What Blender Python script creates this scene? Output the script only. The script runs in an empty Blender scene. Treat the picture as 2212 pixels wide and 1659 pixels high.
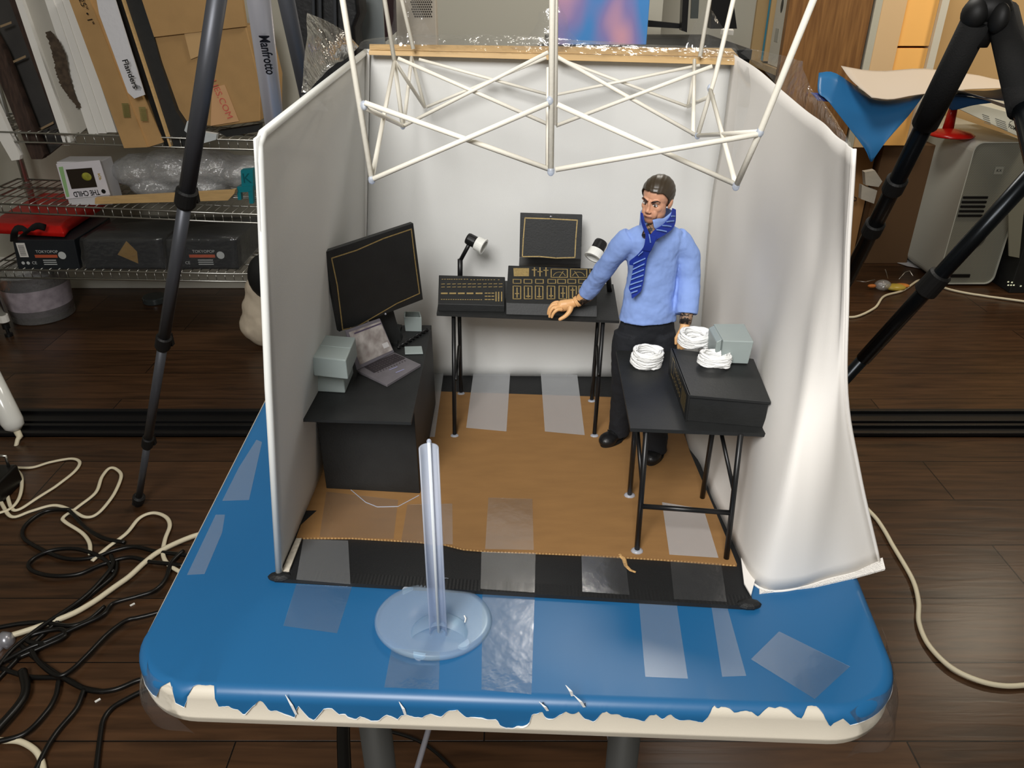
import bpy, bmesh, math, random
from mathutils import Vector, Matrix, noise
random.seed(7)
SC = bpy.context.scene
COL = SC.collection
R_ = math.radians

# ---------------------------------------------------------------- camera, light, exposure
F = 1661.0; TH = R_(28.5); CX, CY = 1106.0, 829.5; CZ = 1.218
cT, sT = math.cos(TH), math.sin(TH)
cd = bpy.data.cameras.new('camera'); cam = bpy.data.objects.new('camera', cd); COL.objects.link(cam)
cam.location = (0, 0, CZ); cam.rotation_euler = (R_(90) - TH, 0, 0)
cd.sensor_fit = 'HORIZONTAL'; cd.sensor_width = 36.0; cd.lens = F / 2212.0 * 36.0
cd.clip_start = 0.01; cd.clip_end = 50
SC.camera = cam
SC.view_settings.view_transform = 'Standard'; SC.view_settings.look = 'None'
SC.view_settings.gamma = 1.0; SC.view_settings.use_curve_mapping = False
SC.view_settings.exposure = 0.0
w = bpy.data.worlds.new('world'); SC.world = w; w.use_nodes = True
w.node_tree.nodes['Background'].inputs[0].default_value = (1.0, 0.985, 0.95, 1)
w.node_tree.nodes['Background'].inputs[1].default_value = 0.60


def area(name, loc, target, size, power, col=(1, 1, 1), sy=None):
    l = bpy.data.lights.new(name, 'AREA'); l.energy = power; l.color = col
    l.shape = 'RECTANGLE'; l.size = size; l.size_y = sy or size
    o = bpy.data.objects.new(name, l); COL.objects.link(o); o.location = loc
    o.rotation_euler = (Vector(target) - Vector(loc)).to_track_quat('-Z', 'Y').to_euler()
    return o


area('ceiling_light_main', (-0.38, -0.85, 2.2), (0.03, 0.75, 0.85), 0.8, 50, (1.0, 0.985, 0.965))
area('ceiling_light_rear', (0.5, 2.2, 2.45), (0.6, 2.4, 0), 0.6, 24, (1.0, 0.95, 0.87))
area('desk_lamp_glow', (2.3, 2.75, 1.75), (1.7, 3.0, 0.9), 0.25, 9, (1.0, 0.86, 0.66))


# ---------------------------------------------------------------- geometry helpers
def ray(px, py):
    a = (px - CX) / F; b = (CY - py) / F
    return Vector((a, cT + b * sT, -sT + b * cT))


def P(px, py, z=0.74):
    r = ray(px, py); t = (z - CZ) / r.z
    return Vector((r.x * t, r.y * t, z))


def V(px, py, y):
    r = ray(px, py); t = y / r.y
    return Vector((r.x * t, y, CZ + r.z * t))


class Pl:
    """a real plane in the room given by three points"""
    def __init__(s, a, b, c):
        s.o = Vector(a); s.x = (Vector(b) - s.o).normalized()
        n = s.x.cross(Vector(c) - s.o).normalized()
        if n.dot(Vector((0, 0, CZ)) - s.o) < 0: n = -n
        s.n = n; s.y = n.cross(s.x)

    def at(s, px, py, lift=0.0):
        r = ray(px, py); o = Vector((0, 0, CZ))
        t = (s.o - o).dot(s.n) / r.dot(s.n)
        return o + r * t + s.n * lift


ORG = {}


def tag(o, label=None, cat=None, group=None, kind=None):
    if label: o['label'] = label
    if cat: o['category'] = cat
    if group: o['group'] = group
    if kind: o['kind'] = kind
    return o


def thing(name, label, cat, loc, group=None):
    o = bpy.data.objects.new(name, None); COL.objects.link(o); o.location = loc
    o.empty_display_size = 0.02
    ORG[o] = Vector(loc)
    return tag(o, label, cat, group)


def frame(d, up=Vector((0, 0, 1))):
    d = Vector(d).normalized()
    if abs(d.dot(up)) > 0.98: up = Vector((0, 1, 0))
    x = up.cross(d).normalized(); y = d.cross(x)
    return x, y, d


class G:
    def __init__(s): s.v = []; s.f = []; s.m = []

    def _add(s, vs, fs, m=0):
        b = len(s.v); s.v += [Vector(q) for q in vs]
        for f in fs:
            s.f.append([b + i for i in f]); s.m.append(m)
        return s

    def face(s, pts, m=0): return s._add(pts, [list(range(len(pts)))], m)

    def hexa(s, b4, t4, m=0):
        return s._add(list(b4) + list(t4), [(3, 2, 1, 0), (4, 5, 6, 7), (0, 1, 5, 4), (1, 2, 6, 5), (2, 3, 7, 6), (3, 0, 4, 7)], m)

    def box(s, c, sz, rot=None, m=0):
        c = Vector(c); x, y, z = sz[0] / 2, sz[1] / 2, sz[2] / 2
        q = [(-x, -y, -z), (x, -y, -z), (x, y, -z), (-x, y, -z), (-x, -y, z), (x, -y, z), (x, y, z), (-x, y, z)]
        M = rot if rot is not None else Matrix.Identity(3)
        q = [c + M @ Vector(p) for p in q]
        return s.hexa(q[:4], q[4:], m)

    def slab(s, poly, off, m=0):
        poly = [Vector(p) for p in poly]; off = Vector(off); n = len(poly)
        vs = poly + [p + off for p in poly]
        fs = [list(range(n))[::-1], list(range(n, 2 * n))] + [(i, (i + 1) % n, n + (i + 1) % n, n + i) for i in range(n)]
        return s._add(vs, fs, m)

    def loft(s, rings, m=0, cap=True, closed=True):
        n = len(rings[0]); vs = [p for r in rings for p in r]; fs = []
        for j in range(len(rings) - 1):
            for i in range(n if closed else n - 1):
                k = (i + 1) % n
                fs.append((j * n + i, j * n + k, (j + 1) * n + k, (j + 1) * n + i))
        if cap and closed:
            fs.append(list(range(n))[::-1]); fs.append([(len(rings) - 1) * n + i for i in range(n)])
        return s._add(vs, fs, m)

    def grid(s, rows, m=0): return s.loft(rows, m, False, False)

    def tube(s, pts, r, seg=8, m=0, cap=True, flat=1.0, up=None):
        pts = [Vector(p) for p in pts]; rings = []; px = None
        for i, p in enumerate(pts):
            d = (pts[min(i + 1, len(pts) - 1)] - pts[max(i - 1, 0)])
            if d.length < 1e-9: d = Vector((0, 0, 1))
            d.normalize()
            if px is None: x, y, _ = frame(d, up or Vector((0, 0, 1)))
            else:
                x = (px - d * px.dot(d))
                x = x.normalized() if x.length > 1e-6 else frame(d)[0]
                y = d.cross(x)
            px = x
            rr = r[i] if isinstance(r, (list, tuple)) else r
            rings.append([p + x * (rr * math.cos(a)) + y * (rr * flat * math.sin(a)) for a in [2 * math.pi * k / seg for k in range(seg)]])
        return s.loft(rings, m, cap)

    def ell(s, c, rad, rot=None, seg=16, rg=10, m=0, cut=None):
        c = Vector(c); M = rot if rot is not None else Matrix.Identity(3)
        if not hasattr(rad, '__len__'): rad = (rad,) * 3
        vs = [c + M @ Vector((0, 0, -rad[2]))]
        for j in range(1, rg):
            t = -math.pi / 2 + math.pi * j / rg
            for i in range(seg):
                a = 2 * math.pi * i / seg
                vs.append(c + M @ Vector((rad[0] * math.cos(t) * math.cos(a), rad[1] * math.cos(t) * math.sin(a), rad[2] * math.sin(t))))
        vs.append(c + M @ Vector((0, 0, rad[2])))
        fs = [(0, 1 + (i + 1) % seg, 1 + i) for i in range(seg)]
        for j in range(rg - 2):
            for i in range(seg):
                k = (i + 1) % seg
                fs.append((1 + j * seg + i, 1 + j * seg + k, 1 + (j + 1) * seg + k, 1 + (j + 1) * seg + i))
        L = len(vs) - 1; b = 1 + (rg - 2) * seg
        fs += [(L, b + i, b + (i + 1) % seg) for i in range(seg)]
        return s._add(vs, fs, m)

    def lathe(s, base, axis, prof, seg=24, m=0, cap=True):
        """prof = [(radius, height)] along axis from base"""
        x, y, d = frame(axis)
        rings = [[Vector(base) + d * h + x * (r * math.cos(a)) + y * (r * math.sin(a)) for a in [2 * math.pi * k / seg for k in range(seg)]] for r, h in prof]
        return s.loft(rings, m, cap)

    def build(s, name, mats, parent=None, smooth=False, bevel=0.0, sub=0, remesh=0.0, smo=0, solid=0.0, disp=None, auto=None, weld=False, seg=2, org=None):
        if parent is not None: o0 = ORG[parent]
        elif org is not None: o0 = Vector(org)
        else:
            xs = [v.x for v in s.v]; ys = [v.y for v in s.v]; zs = [v.z for v in s.v]
            o0 = Vector(((min(xs) + max(xs)) / 2, (min(ys) + max(ys)) / 2, min(zs)))
        me = bpy.data.meshes.new(name)
        me.from_pydata([tuple(v - o0) for v in s.v], [], s.f)
        if not isinstance(mats, (list, tuple)): mats = [mats]
        for mm in mats: me.materials.append(mm)
        me.polygons.foreach_set('material_index', s.m)
        bm = bmesh.new(); bm.from_mesh(me)
        if weld: bmesh.ops.remove_doubles(bm, verts=bm.verts, dist=1e-6)
        bmesh.ops.recalc_face_normals(bm, faces=bm.faces); bm.to_mesh(me); bm.free()
        me.polygons.foreach_set('use_smooth', [bool(smooth)] * len(me.polygons))
        o = bpy.data.objects.new(name, me); COL.objects.link(o)
        if parent is not None: o.parent = parent
        else: o.location = o0
        ORG[o] = o0
        if remesh:
            r = o.modifiers.new('r', 'REMESH'); r.mode = 'VOXEL'; r.voxel_size = remesh; r.use_smooth_shade = True
        if smo:
            r = o.modifiers.new('s', 'SMOOTH'); r.iterations = smo; r.factor = 0.60
        if sub:
            r = o.modifiers.new('u', 'SUBSURF'); r.levels = sub; r.render_levels = sub
        if solid:
            r = o.modifiers.new('t', 'SOLIDIFY'); r.thickness = solid; r.offset = 0
        if disp:
            t = bpy.data.textures.new(name, 'CLOUDS'); t.noise_scale = disp[1]; t.noise_depth = 2
            r = o.modifiers.new('d', 'DISPLACE'); r.texture = t; r.strength = disp[0]; r.mid_level = 0.5; r.texture_coords = 'LOCAL'
        if bevel:
            r = o.modifiers.new('b', 'BEVEL'); r.width = bevel; r.segments = seg; r.limit_method = 'ANGLE'; r.angle_limit = R_(35)
            if not smooth:
                me.polygons.foreach_set('use_smooth', [True] * len(me.polygons)); r.harden_normals = True
        return o


def stroke(g, pl, pts, wd, m=0, lift=0.0003, closed=False):
    """a drawn line on a plane; pts are pixels of the photograph where the line was read"""
    q = [pl.at(*p, lift) for p in pts]
    if closed: q.append(q[0])
    for a, b in zip(q, q[1:]):
        d = b - a
        if d.length < 1e-7: continue
        d.normalize(); sd = pl.n.cross(d) * (wd / 2); e = d * (wd * 0.4)
        g.face([a - e - sd, b + e - sd, b + e + sd, a - e + sd], m)


def text(s, org, xd, yd, h, mt, parent, name='lettering', align='CENTER', ex=0.0001, sx=1.0, bold=0.0):
    cu = bpy.data.curves.new(name, 'FONT'); cu.body = s; cu.size = h * 1.35; cu.align_x = align; cu.align_y = 'CENTER'; cu.extrude = ex; cu.offset = bold
    cu.resolution_u = 3
    ob = bpy.data.objects.new(name, cu); COL.objects.link(ob)
    me = bpy.data.meshes.new_from_object(ob.evaluated_get(bpy.context.evaluated_depsgraph_get()))
    bpy.data.objects.remove(ob)
    x = Vector(xd).normalized(); z = x.cross(Vector(yd)).normalized(); y = z.cross(x)
    for v in me.vertices:
        v.co = Vector(org) + x * (v.co.x * sx) + y * v.co.y + z * v.co.z - ORG[parent]
    me.name = name; me.materials.clear(); me.materials.append(mt)
    o = bpy.data.objects.new(name, me); COL.objects.link(o); o.parent = parent; ORG[o] = ORG[parent]
    return o


def dup(o, delta=Vector((0, 0, 0)), parent=None):
    c = o.copy(); COL.objects.link(c)
    if parent is not None: c.parent = parent
    else: c.location = o.location + Vector(delta)
    ORG[c] = ORG[o] + Vector(delta)
    for ch in list(o.children): dup(ch, delta, c)
    return c


# ---------------------------------------------------------------- materials
def lin(c): return tuple(((x / 255) / 12.92 if x / 255 <= 0.04045 else ((x / 255 + 0.055) / 1.055) ** 2.4) for x in c)


def mat(name, rgb, rough=0.6, metal=0.0, nz=0.0, ns=30.0, bump=0.0, bs=200.0, spec=0.4, coat=0.0, alpha=1.0, trans=0.0, emit=0.0, sheen=0.0, stretch=None, rgb2=None):
    m = bpy.data.materials.new(name); m.use_nodes = True; nt = m.node_tree; b = nt.nodes['Principled BSDF']
    c = lin(rgb) + (1,)
    b.inputs['Base Color'].default_value = c; b.inputs['Roughness'].default_value = rough; b.inputs['Metallic'].default_value = metal
    b.inputs['Specular IOR Level'].default_value = spec; b.inputs['Coat Weight'].default_value = coat; b.inputs['Coat Roughness'].default_value = 0.12
    b.inputs['Alpha'].default_value = alpha; b.inputs['Transmission Weight'].default_value = trans; b.inputs['Sheen Weight'].default_value = sheen
    if emit: b.inputs['Emission Color'].default_value = c; b.inputs['Emission Strength'].default_value = emit
    if nz or bump or rgb2:
        tc = nt.nodes.new('ShaderNodeTexCoord'); mp = nt.nodes.new('ShaderNodeMapping'); nt.links.new(tc.outputs['Object'], mp.inputs[0])
        if stretch: mp.inputs['Scale'].default_value = stretch
    if nz or rgb2:
        n = nt.nodes.new('ShaderNodeTexNoise'); n.inputs['Scale'].default_value = ns; n.inputs['Detail'].default_value = 5
        nt.links.new(mp.outputs[0], n.inputs['Vector'])
        r = nt.nodes.new('ShaderNodeValToRGB'); r.color_ramp.elements[0].position = 0.3; r.color_ramp.elements[1].position = 0.7
        if rgb2: a, d = lin(rgb) + (1,), lin(rgb2) + (1,)
        else: a = tuple(x * (1 - nz) for x in c[:3]) + (1,); d = tuple(min(1, x * (1 + nz)) for x in c[:3]) + (1,)
        r.color_ramp.elements[0].color = a; r.color_ramp.elements[1].color = d
        nt.links.new(n.outputs['Fac'], r.inputs[0]); nt.links.new(r.outputs[0], b.inputs['Base Color'])
    if bump:
        n2 = nt.nodes.new('ShaderNodeTexNoise'); n2.inputs['Scale'].default_value = bs; n2.inputs['Detail'].default_value = 3
        nt.links.new(mp.outputs[0], n2.inputs['Vector'])
        bu = nt.nodes.new('ShaderNodeBump'); bu.inputs['Strength'].default_value = bump; bu.inputs['Distance'].default_value = 0.003
        nt.links.new(n2.outputs['Fac'], bu.inputs['Height']); nt.links.new(bu.outputs[0], b.inputs['Normal'])
    return m


def clear(name, tint=(255, 255, 255), base=0.1, rough=0.08, bump=0.0, bs=60.0, milk=0.0, edge=0.5, mc=(0.8, 0.82, 0.84)):
    """clear plastic film: see-through with a glossy coat; milk adds some white scatter"""
    m = bpy.data.materials.new(name); m.use_nodes = True; nt = m.node_tree; N = nt.nodes; L = nt.links
    N.remove(N['Principled BSDF']); out = N['Material Output']
    t = N.new('ShaderNodeBsdfTransparent'); t.inputs[0].default_value = lin(tint) + (1,)
    g = N.new('ShaderNodeBsdfGlossy'); g.inputs['Roughness'].default_value = rough
    lw = N.new('ShaderNodeLayerWeight'); lw.inputs[0].default_value = 0.35
    mr = N.new('ShaderNodeMapRange'); mr.inputs['To Min'].default_value = base; mr.inputs['To Max'].default_value = min(1, base + edge)
    L.new(lw.outputs['Fresnel'], mr.inputs[0])
    mx = N.new('ShaderNodeMixShader'); L.new(mr.outputs[0], mx.inputs[0]); L.new(t.outputs[0], mx.inputs[1]); L.new(g.outputs[0], mx.inputs[2])
    last = mx
    if milk:
        d = N.new('ShaderNodeBsdfPrincipled'); d.inputs['Base Color'].default_value = tuple(mc) + (1,); d.inputs['Roughness'].default_value = 0.35
        m2 = N.new('ShaderNodeMixShader'); m2.inputs[0].default_value = milk; L.new(mx.outputs[0], m2.inputs[1]); L.new(d.outputs[0], m2.inputs[2]); last = m2
    if bump:
        tc = N.new('ShaderNodeTexCoord'); n = N.new('ShaderNodeTexNoise'); n.inputs['Scale'].default_value = bs; n.inputs['Detail'].default_value = 3
        L.new(tc.outputs['Object'], n.inputs['Vector'])
        bu = N.new('ShaderNodeBump'); bu.inputs['Strength'].default_value = bump; bu.inputs['Distance'].default_value = 0.01
        L.new(n.outputs['Fac'], bu.inputs['Height']); L.new(bu.outputs[0], g.inputs['Normal']); L.new(bu.outputs[0], lw.inputs['Normal'])
    L.new(last.outputs[0], out.inputs[0])
    return m


M = {}
M['tent'] = mat('white_fabric', (218, 218, 215), 0.75, bump=0.05, bs=900, nz=0.015, ns=8)
M['cloth'] = mat('white_cloth', (236, 232, 226), 0.85, bump=0.06, bs=1400)
M['piping'] = mat('white_piping', (235, 236, 232), 0.4)
M['rod'] = mat('white_painted_dowel', (243, 238, 224), 0.45, bump=0.05, bs=400)
M['blackfab'] = mat('black_fabric', (24, 25, 26), 0.55, bump=0.2, bs=900)
M['black'] = mat('black_painted_card', (30, 31, 31), 0.55, nz=0.15, ns=60, bump=0.08, bs=500)
M['blackm'] = mat('black_satin', (20, 20, 21), 0.35)
M['gold'] = mat('gold_marker', (158, 136, 88), 0.45, metal=0.25, nz=0.2, ns=500)
M['card'] = mat('brown_cardboard', (142, 105, 62), 0.75, nz=0.07, ns=25, bump=0.05, bs=300, stretch=(1, 4, 4))
M['card2'] = mat('brown_cardboard_box', (176, 140, 92), 0.8, nz=0.05, ns=18, bump=0.05, bs=200)
M['cardedge'] = mat('cardboard_edge', (186, 148, 96), 0.9, nz=0.25, ns=500)
M['ltgray'] = mat('gray_painted_box', (150, 160, 158), 0.45, nz=0.03, ns=40)
M['blue'] = mat('blue_paper', (30, 94, 142), 0.36, nz=0.05, ns=5, spec=0.5)
M['bluetear'] = mat('white_paper_core', (226, 228, 228), 0.8)
M['tabletop'] = mat('cream_plastic', (206, 198, 182), 0.5, nz=0.02, ns=15, bump=0.04, bs=700)
M['graymetal'] = mat('dark_gray_metal', (70, 70, 68), 0.45, metal=0.3)
M['chrome'] = mat('chrome_wire', (190, 190, 185), 0.33, metal=1.0)
M['wall'] = mat('gray_wall_paint', (176, 173, 160), 0.85, bump=0.03, bs=200)
M['base'] = mat('white_trim_paint', (226, 224, 214), 0.45)
M['white'] = mat('white_matte', (232, 230, 224), 0.6)
M['whitepl'] = mat('white_glossy_plastic', (232, 232, 226), 0.18, coat=0.4)
M['wood'] = mat('pale_wood', (198, 164, 112), 0.55, nz=0.1, ns=20, stretch=(1, 8, 8))
M['tapeg'] = clear('clear_tape_glossy', base=0.02, rough=0.22, bump=0.05, bs=60, milk=0.015, edge=0.2)
M['tapew'] = clear('clear_tape_whitish', base=0.01, rough=0.35, milk=0.22, edge=0.12)
M['tapem'] = clear('clear_tape_matte', base=0.01, rough=0.35, milk=0.055, edge=0.12)
M['film'] = clear('clear_film', base=0.06, rough=0.14, bump=0.5, bs=60, milk=0.025, edge=0.45)
M['bubble'] = clear('bubble_wrap', base=0.2, rough=0.1, bump=1.0, bs=70, milk=0.25, edge=0.6)
M['frost'] = clear('frosted_plastic', tint=(236, 248, 252), base=0.01, rough=0.3, milk=0.17, edge=0.12, mc=(0.62, 0.74, 0.92))
M['frost2'] = clear('frosted_plastic_thick', tint=(238, 244, 255), base=0.03, rough=0.3, milk=0.42, edge=0.15, mc=(0.72, 0.78, 0.9))
M['cord'] = mat('white_cord', (240, 240, 238), 0.7, bump=0.2, bs=900)
M['ccable'] = mat('cream_cable', (222, 212, 184), 0.45)
M['kcable'] = mat('black_cable', (14, 13, 12), 0.35)
M['tripod'] = mat('gunmetal_tube', (86, 88, 94), 0.42, metal=0.5)
M['silver'] = mat('silver_tube', (170, 170, 178), 0.3, metal=0.55)
M['rubber'] = mat('black_rubber', (16, 16, 16), 0.6)
M['blackfoam'] = mat('black_foam', (17, 17, 17), 0.85, bump=0.3, bs=400)


# ================================================================ SETTING
def floor_mat():
    m = bpy.data.materials.new('dark_hardwood'); m.use_nodes = True; nt = m.node_tree; N = nt.nodes; L = nt.links; b = N['Principled BSDF']
    tc = N.new('ShaderNodeTexCoord'); mp = N.new('ShaderNodeMapping'); mp.inputs['Location'].default_value = (0.05, -0.019, 0)
    L.new(tc.outputs['Object'], mp.inputs[0])
    br = N.new('ShaderNodeTexBrick'); br.offset = 0.37; br.inputs['Scale'].default_value = 1.0
    br.inputs['Mortar Size'].default_value = 0.0016; br.inputs['Mortar Smooth'].default_value = 0.3
    br.inputs['Brick Width'].default_value = 1.2; br.inputs['Row Height'].default_value = 0.177
    br.inputs['Color1'].default_value = (0.2, 0.2, 0.2, 1); br.inputs['Color2'].default_value = (0.85, 0.85, 0.85, 1); br.inputs['Mortar'].default_value = (0, 0, 0, 1)
    L.new(mp.outputs[0], br.inputs['Vector'])
    m2 = N.new('ShaderNodeMapping'); m2.inputs['Scale'].default_value = (1.2, 14, 1); L.new(tc.outputs['Object'], m2.inputs[0])
    ns = N.new('ShaderNodeTexNoise'); ns.inputs['Scale'].default_value = 4; ns.inputs['Detail'].default_value = 8; ns.inputs['Distortion'].default_value = 0.6
    L.new(m2.outputs[0], ns.inputs['Vector'])
    mm = N.new('ShaderNodeMath'); mm.operation = 'MULTIPLY_ADD'; mm.inputs[1].default_value = 0.35
    L.new(br.outputs['Color'], mm.inputs[0]); L.new(ns.outputs['Fac'], mm.inputs[2])
    r = N.new('ShaderNodeValToRGB'); e = r.color_ramp.elements
    e[0].position = 0.35; e[0].color = lin((36, 24, 15)) + (1,); e[1].position = 0.95; e[1].color = lin((84, 58, 38)) + (1,)
    L.new(mm.outputs[0], r.inputs[0])
    mx = N.new('ShaderNodeMix'); mx.data_type = 'RGBA'; L.new(br.outputs['Fac'], mx.inputs['Factor']); L.new(r.outputs[0], mx.inputs['A'])
    mx.inputs['B'].default_value = lin((14, 9, 6)) + (1,)
    L.new(mx.outputs['Result'], b.inputs['Base Color'])
    b.inputs['Roughness'].default_value = 0.3; b.inputs['Specular IOR Level'].default_value = 0.36
    bu = N.new('ShaderNodeBump'); bu.inputs['Strength'].default_value = 0.5; bu.inputs['Distance'].default_value = 0.002; bu.invert = True
    L.new(br.outputs['Fac'], bu.inputs['Height'])
    b2 = N.new('ShaderNodeBump'); b2.inputs['Strength'].default_value = 0.12; b2.inputs['Distance'].default_value = 0.003
    L.new(ns.outputs['Fac'], b2.inputs['Height']); L.new(bu.outputs[0], b2.inputs['Normal']); L.new(b2.outputs[0], b.inputs['Normal'])
    return m


def struct(name, g, m, **k):
    o = g.build(name, m, **k); o['kind'] = 'structure'; return o


struct('floor', G().box((0, 1.6, -0.05), (7.2, 5.6, 0.1)), floor_mat(), org=(0, 0, 0))
struct('ceiling', G().box((0, 1.6, 2.65), (7.2, 5.6, 0.1)), M['base'])
WY = 3.12; WY2 = 3.82
struct('wall_back', G().box((-1.3, WY + 0.05, 1.3), (3.7, 0.1, 2.6)).box((1.95, WY2 + 0.05, 1.3), (3.0, 0.1, 2.6)).box((0.5, 3.52, 1.3), (0.1, 0.7, 2.6)), M['wall'])
struct('wall_left', G().box((-2.75, 1.6, 1.3), (0.1, 5.6, 2.6)), M['wall'])
struct('wall_right', G().box((3.35, 1.6, 1.3), (0.1, 5.6, 2.6)), M['wall'])
struct('wall_front', G().box((0.3, -1.25, 1.3), (6.2, 0.1, 2.6)), M['wall'])
struct('baseboard_back', G().box((-1.2, WY - 0.008, 0.07), (3.0, 0.016, 0.14)).box((1.95, WY2 - 0.008, 0.07), (2.8, 0.016, 0.14)), M['base'], bevel=0.004)
g = G()
for (y0, y1, h) in ((1.915, 2.055, 0.006), (1.915, 1.93, 0.014), (1.955, 1.968, 0.016), (1.985, 1.992, 0.014), (2.04, 2.055, 0.016)):
    g.box((0, (y0 + y1) / 2, h / 2), (5.6, y1 - y0, h))
struct('trim_1', g, M['blackm'], bevel=0.0015)

# ================================================================ FOLDING TABLE + BLUE PAPER
TZ = 0.7335                       # table surface
YA = R_(-2.35)
TOX = Vector((0.0, 0.3925, 0)); TX = Vector((math.cos(YA), math.sin(YA), 0)); TY = Vector((-math.sin(YA), math.cos(YA), 0))


def TW(x, y, z): return TOX + TX * (x * (1 + .24 * min(.5, max(0, y)))) + TY * y + Vector((0, 0, TZ + z))


def outline(ins=0.0, n=14, xl=-0.304, xr=0.297, yf=0.0, yb=1.22, rad=0.058):
    pts = []; nr = []
    for (cx, cy, a0) in ((xl + rad, yb - rad, 180), (xl + rad, yf + rad, 180), (xr - rad, yf + rad, 270), (xr - rad, yb - rad, 0)):
        rng = (90, 180) if (cy > 0.5 and cx < 0) else ((180, 270) if cx < 0 else ((270, 360) if cy < 0.5 else (0, 90)))
        for k in range(n + 1):
            a = R_(rng[0] + (rng[1] - rng[0]) * k / n)
            pts.append((cx + rad * math.cos(a), cy + rad * math.sin(a), math.cos(a), math.sin(a)))
    # densify the straight front
    out = []
    for i, p in enumerate(pts):
        q = pts[(i + 1) % len(pts)]; out.append(p)
        d = math.hypot(q[0] - p[0], q[1] - p[1])
        if d > 0.05:
            k = max(2, int(d / 0.0016)) if (abs(p[1]) < 1e-4 and abs(q[1]) < 1e-4) else 30
            for j in range(1, k):
                t = j / k; out.append((p[0] + (q[0] - p[0]) * t, p[1] + (q[1] - p[1]) * t, p[2] + (q[2] - p[2]) * t, p[3] + (q[3] - p[3]) * t))
    return out


OL = outline()
BR = 0.009


def ring(ofs, z, ol=OL): return [TW(x + nx * ofs, y + ny * ofs, z) for (x, y, nx, ny) in ol]


prof = [(-0.05, 0.0), (-BR, 0.0)] + [(-BR + BR * math.sin(R_(a)), -BR + BR * math.cos(R_(a))) for a in (15, 30, 45, 60, 75, 90)] + [(0, -0.026), (0.0010, -0.0275), (0.0010, -0.0295), (0, -0.031), (0, -0.0345), (-0.003, -0.038), (-0.02, -0.038)]
g = G(); g.loft([ring(a, b) for a, b in prof], 0, True)
ft = thing('folding_table', 'cream plastic folding table on dark gray legs, its top covered in blue paper', 'table', TW(0, 0.6, -TZ))
g.build('tabletop', M['tabletop'], ft, smooth=True)
for sx in (-1, 1):
    for yy in (0.13, 1.06):
        g = G(); xx = 0.124 * sx - 0.018
        g.tube([TW(xx, yy, -0.04), TW(xx, yy, -0.69), TW(xx, yy, -0.71)], 0.0165, 16)
        g.build('leg', M['graymetal'], ft, smooth=True)
for yy in (0.13, 1.06):
    G().tube([TW(-0.27, yy, -0.71), TW(0.25, yy, -0.71)], 0.0165, 14).build('foot_bar', M['graymetal'], ft, smooth=True)
    G().tube([TW(-0.24, yy, -0.052), TW(0.22, yy, -0.052)], 0.012, 12).build('crossbar', M['graymetal'], ft, smooth=True)
    for sx in (-1, 1):
        yo = 0.33 if yy < 0.5 else -0.33
        G().tube([TW(0.012 * sx, yy + yo, -0.045), TW(0.118 * sx, yy, -0.33)], 0.0035, 8).build('brace', M['silver'], ft, smooth=True)

TEAR = [(298, 1440), (306, 1462), (323, 1475), (342, 1484), (361, 1491), (363, 1510), (377, 1513), (385, 1527), (392, 1538), (401, 1524), (408, 1500), (415, 1486), (426, 1476), (434, 1477), (442, 1472), (452, 1484), (461, 1494), (466, 1510), (472, 1524), (494, 1522), (505, 1529), (515, 1530), (529, 1543), (537, 1534), (549, 1521), (561, 1511), (572, 1515), (578, 1528), (587, 1534), (598, 1532), (611, 1538), (626, 1543), (638, 1548), (642, 1532), (644, 1519), (656, 1534), (668, 1548), (679, 1554), (688, 1545), (701, 1527), (719, 1526), (727, 1536), (734, 1541), (746, 1538), (750, 1545), (770, 1552), (779, 1545), (791, 1549), (803, 1555), (819, 1555), (827, 1547), (835, 1541), (848, 1545), (860, 1552), (867, 1543), (878, 1541), (895, 1546), (913, 1548), (920, 1542), (932, 1539), (943, 1543), (954, 1546), (962, 1538), (969, 1532), (989, 1530), (997, 1538), (1008, 1547), (1024, 1546), (1041, 1547), (1055, 1552), (1074, 1551), (1081, 1566), (1095, 1571), (1110, 1571), (1118, 1565), (1128, 1567), (1139, 1563), (1146, 1555), (1149, 1539), (1160, 1538), (1171, 1534), (1176, 1543), (1182, 1549), (1196, 1550), (1208, 1541), (1222, 1535), (1238, 1540), (1251, 1535), (1261, 1548), (1283, 1557), (1291, 1548), (1298, 1538), (1310, 1536), (1320, 1540), (1335, 1540), (1347, 1546), (1370, 1549), (1391, 1556), (1401, 1543), (1418, 1541), (1431, 1551), (1440, 1544), (1448, 1541), (1458, 1548), (1468, 1553), (1490, 1552), (1516, 1558), (1530, 1545), (1543, 1531), (1552, 1536), (1561, 1533), (1576, 1535), (1586, 1541), (1610, 1539), (1625, 1541), (1637, 1547), (1650, 1540), (1664, 1535), (1676, 1537), (1688, 1535), (1704, 1538), (1718, 1547), (1731, 1551), (1743, 1540), (1755, 1526), (1768, 1535), (1779, 1545), (1792, 1567), (1806, 1552), (1822, 1530), (1839, 1505)]
fpl = Pl(TW(-0.2, 0, -0.02), TW(0.2, 0, -0.02), TW(0, 0, -0.04))
TE = []
for (a, b) in TEAR:
    q = fpl.at(a, b); lx = (q - TOX).dot(TX); TE.append((lx, TZ - q.z))

TE[0] = (TE[0][0], .020); TE[1] = (TE[1][0], .019); TE[2] = (TE[2][0], .016); TE[-1] = (TE[-1][0], .012)


def tear(x):
    if x <= TE[0][0]: return TE[0][1]
    for (a, d), (b, e) in zip(TE, TE[1:]):
        if a <= x <= b: return d + (e - d) * (x - a) / max(1e-6, b - a)
    return TE[-1][1]


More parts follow.
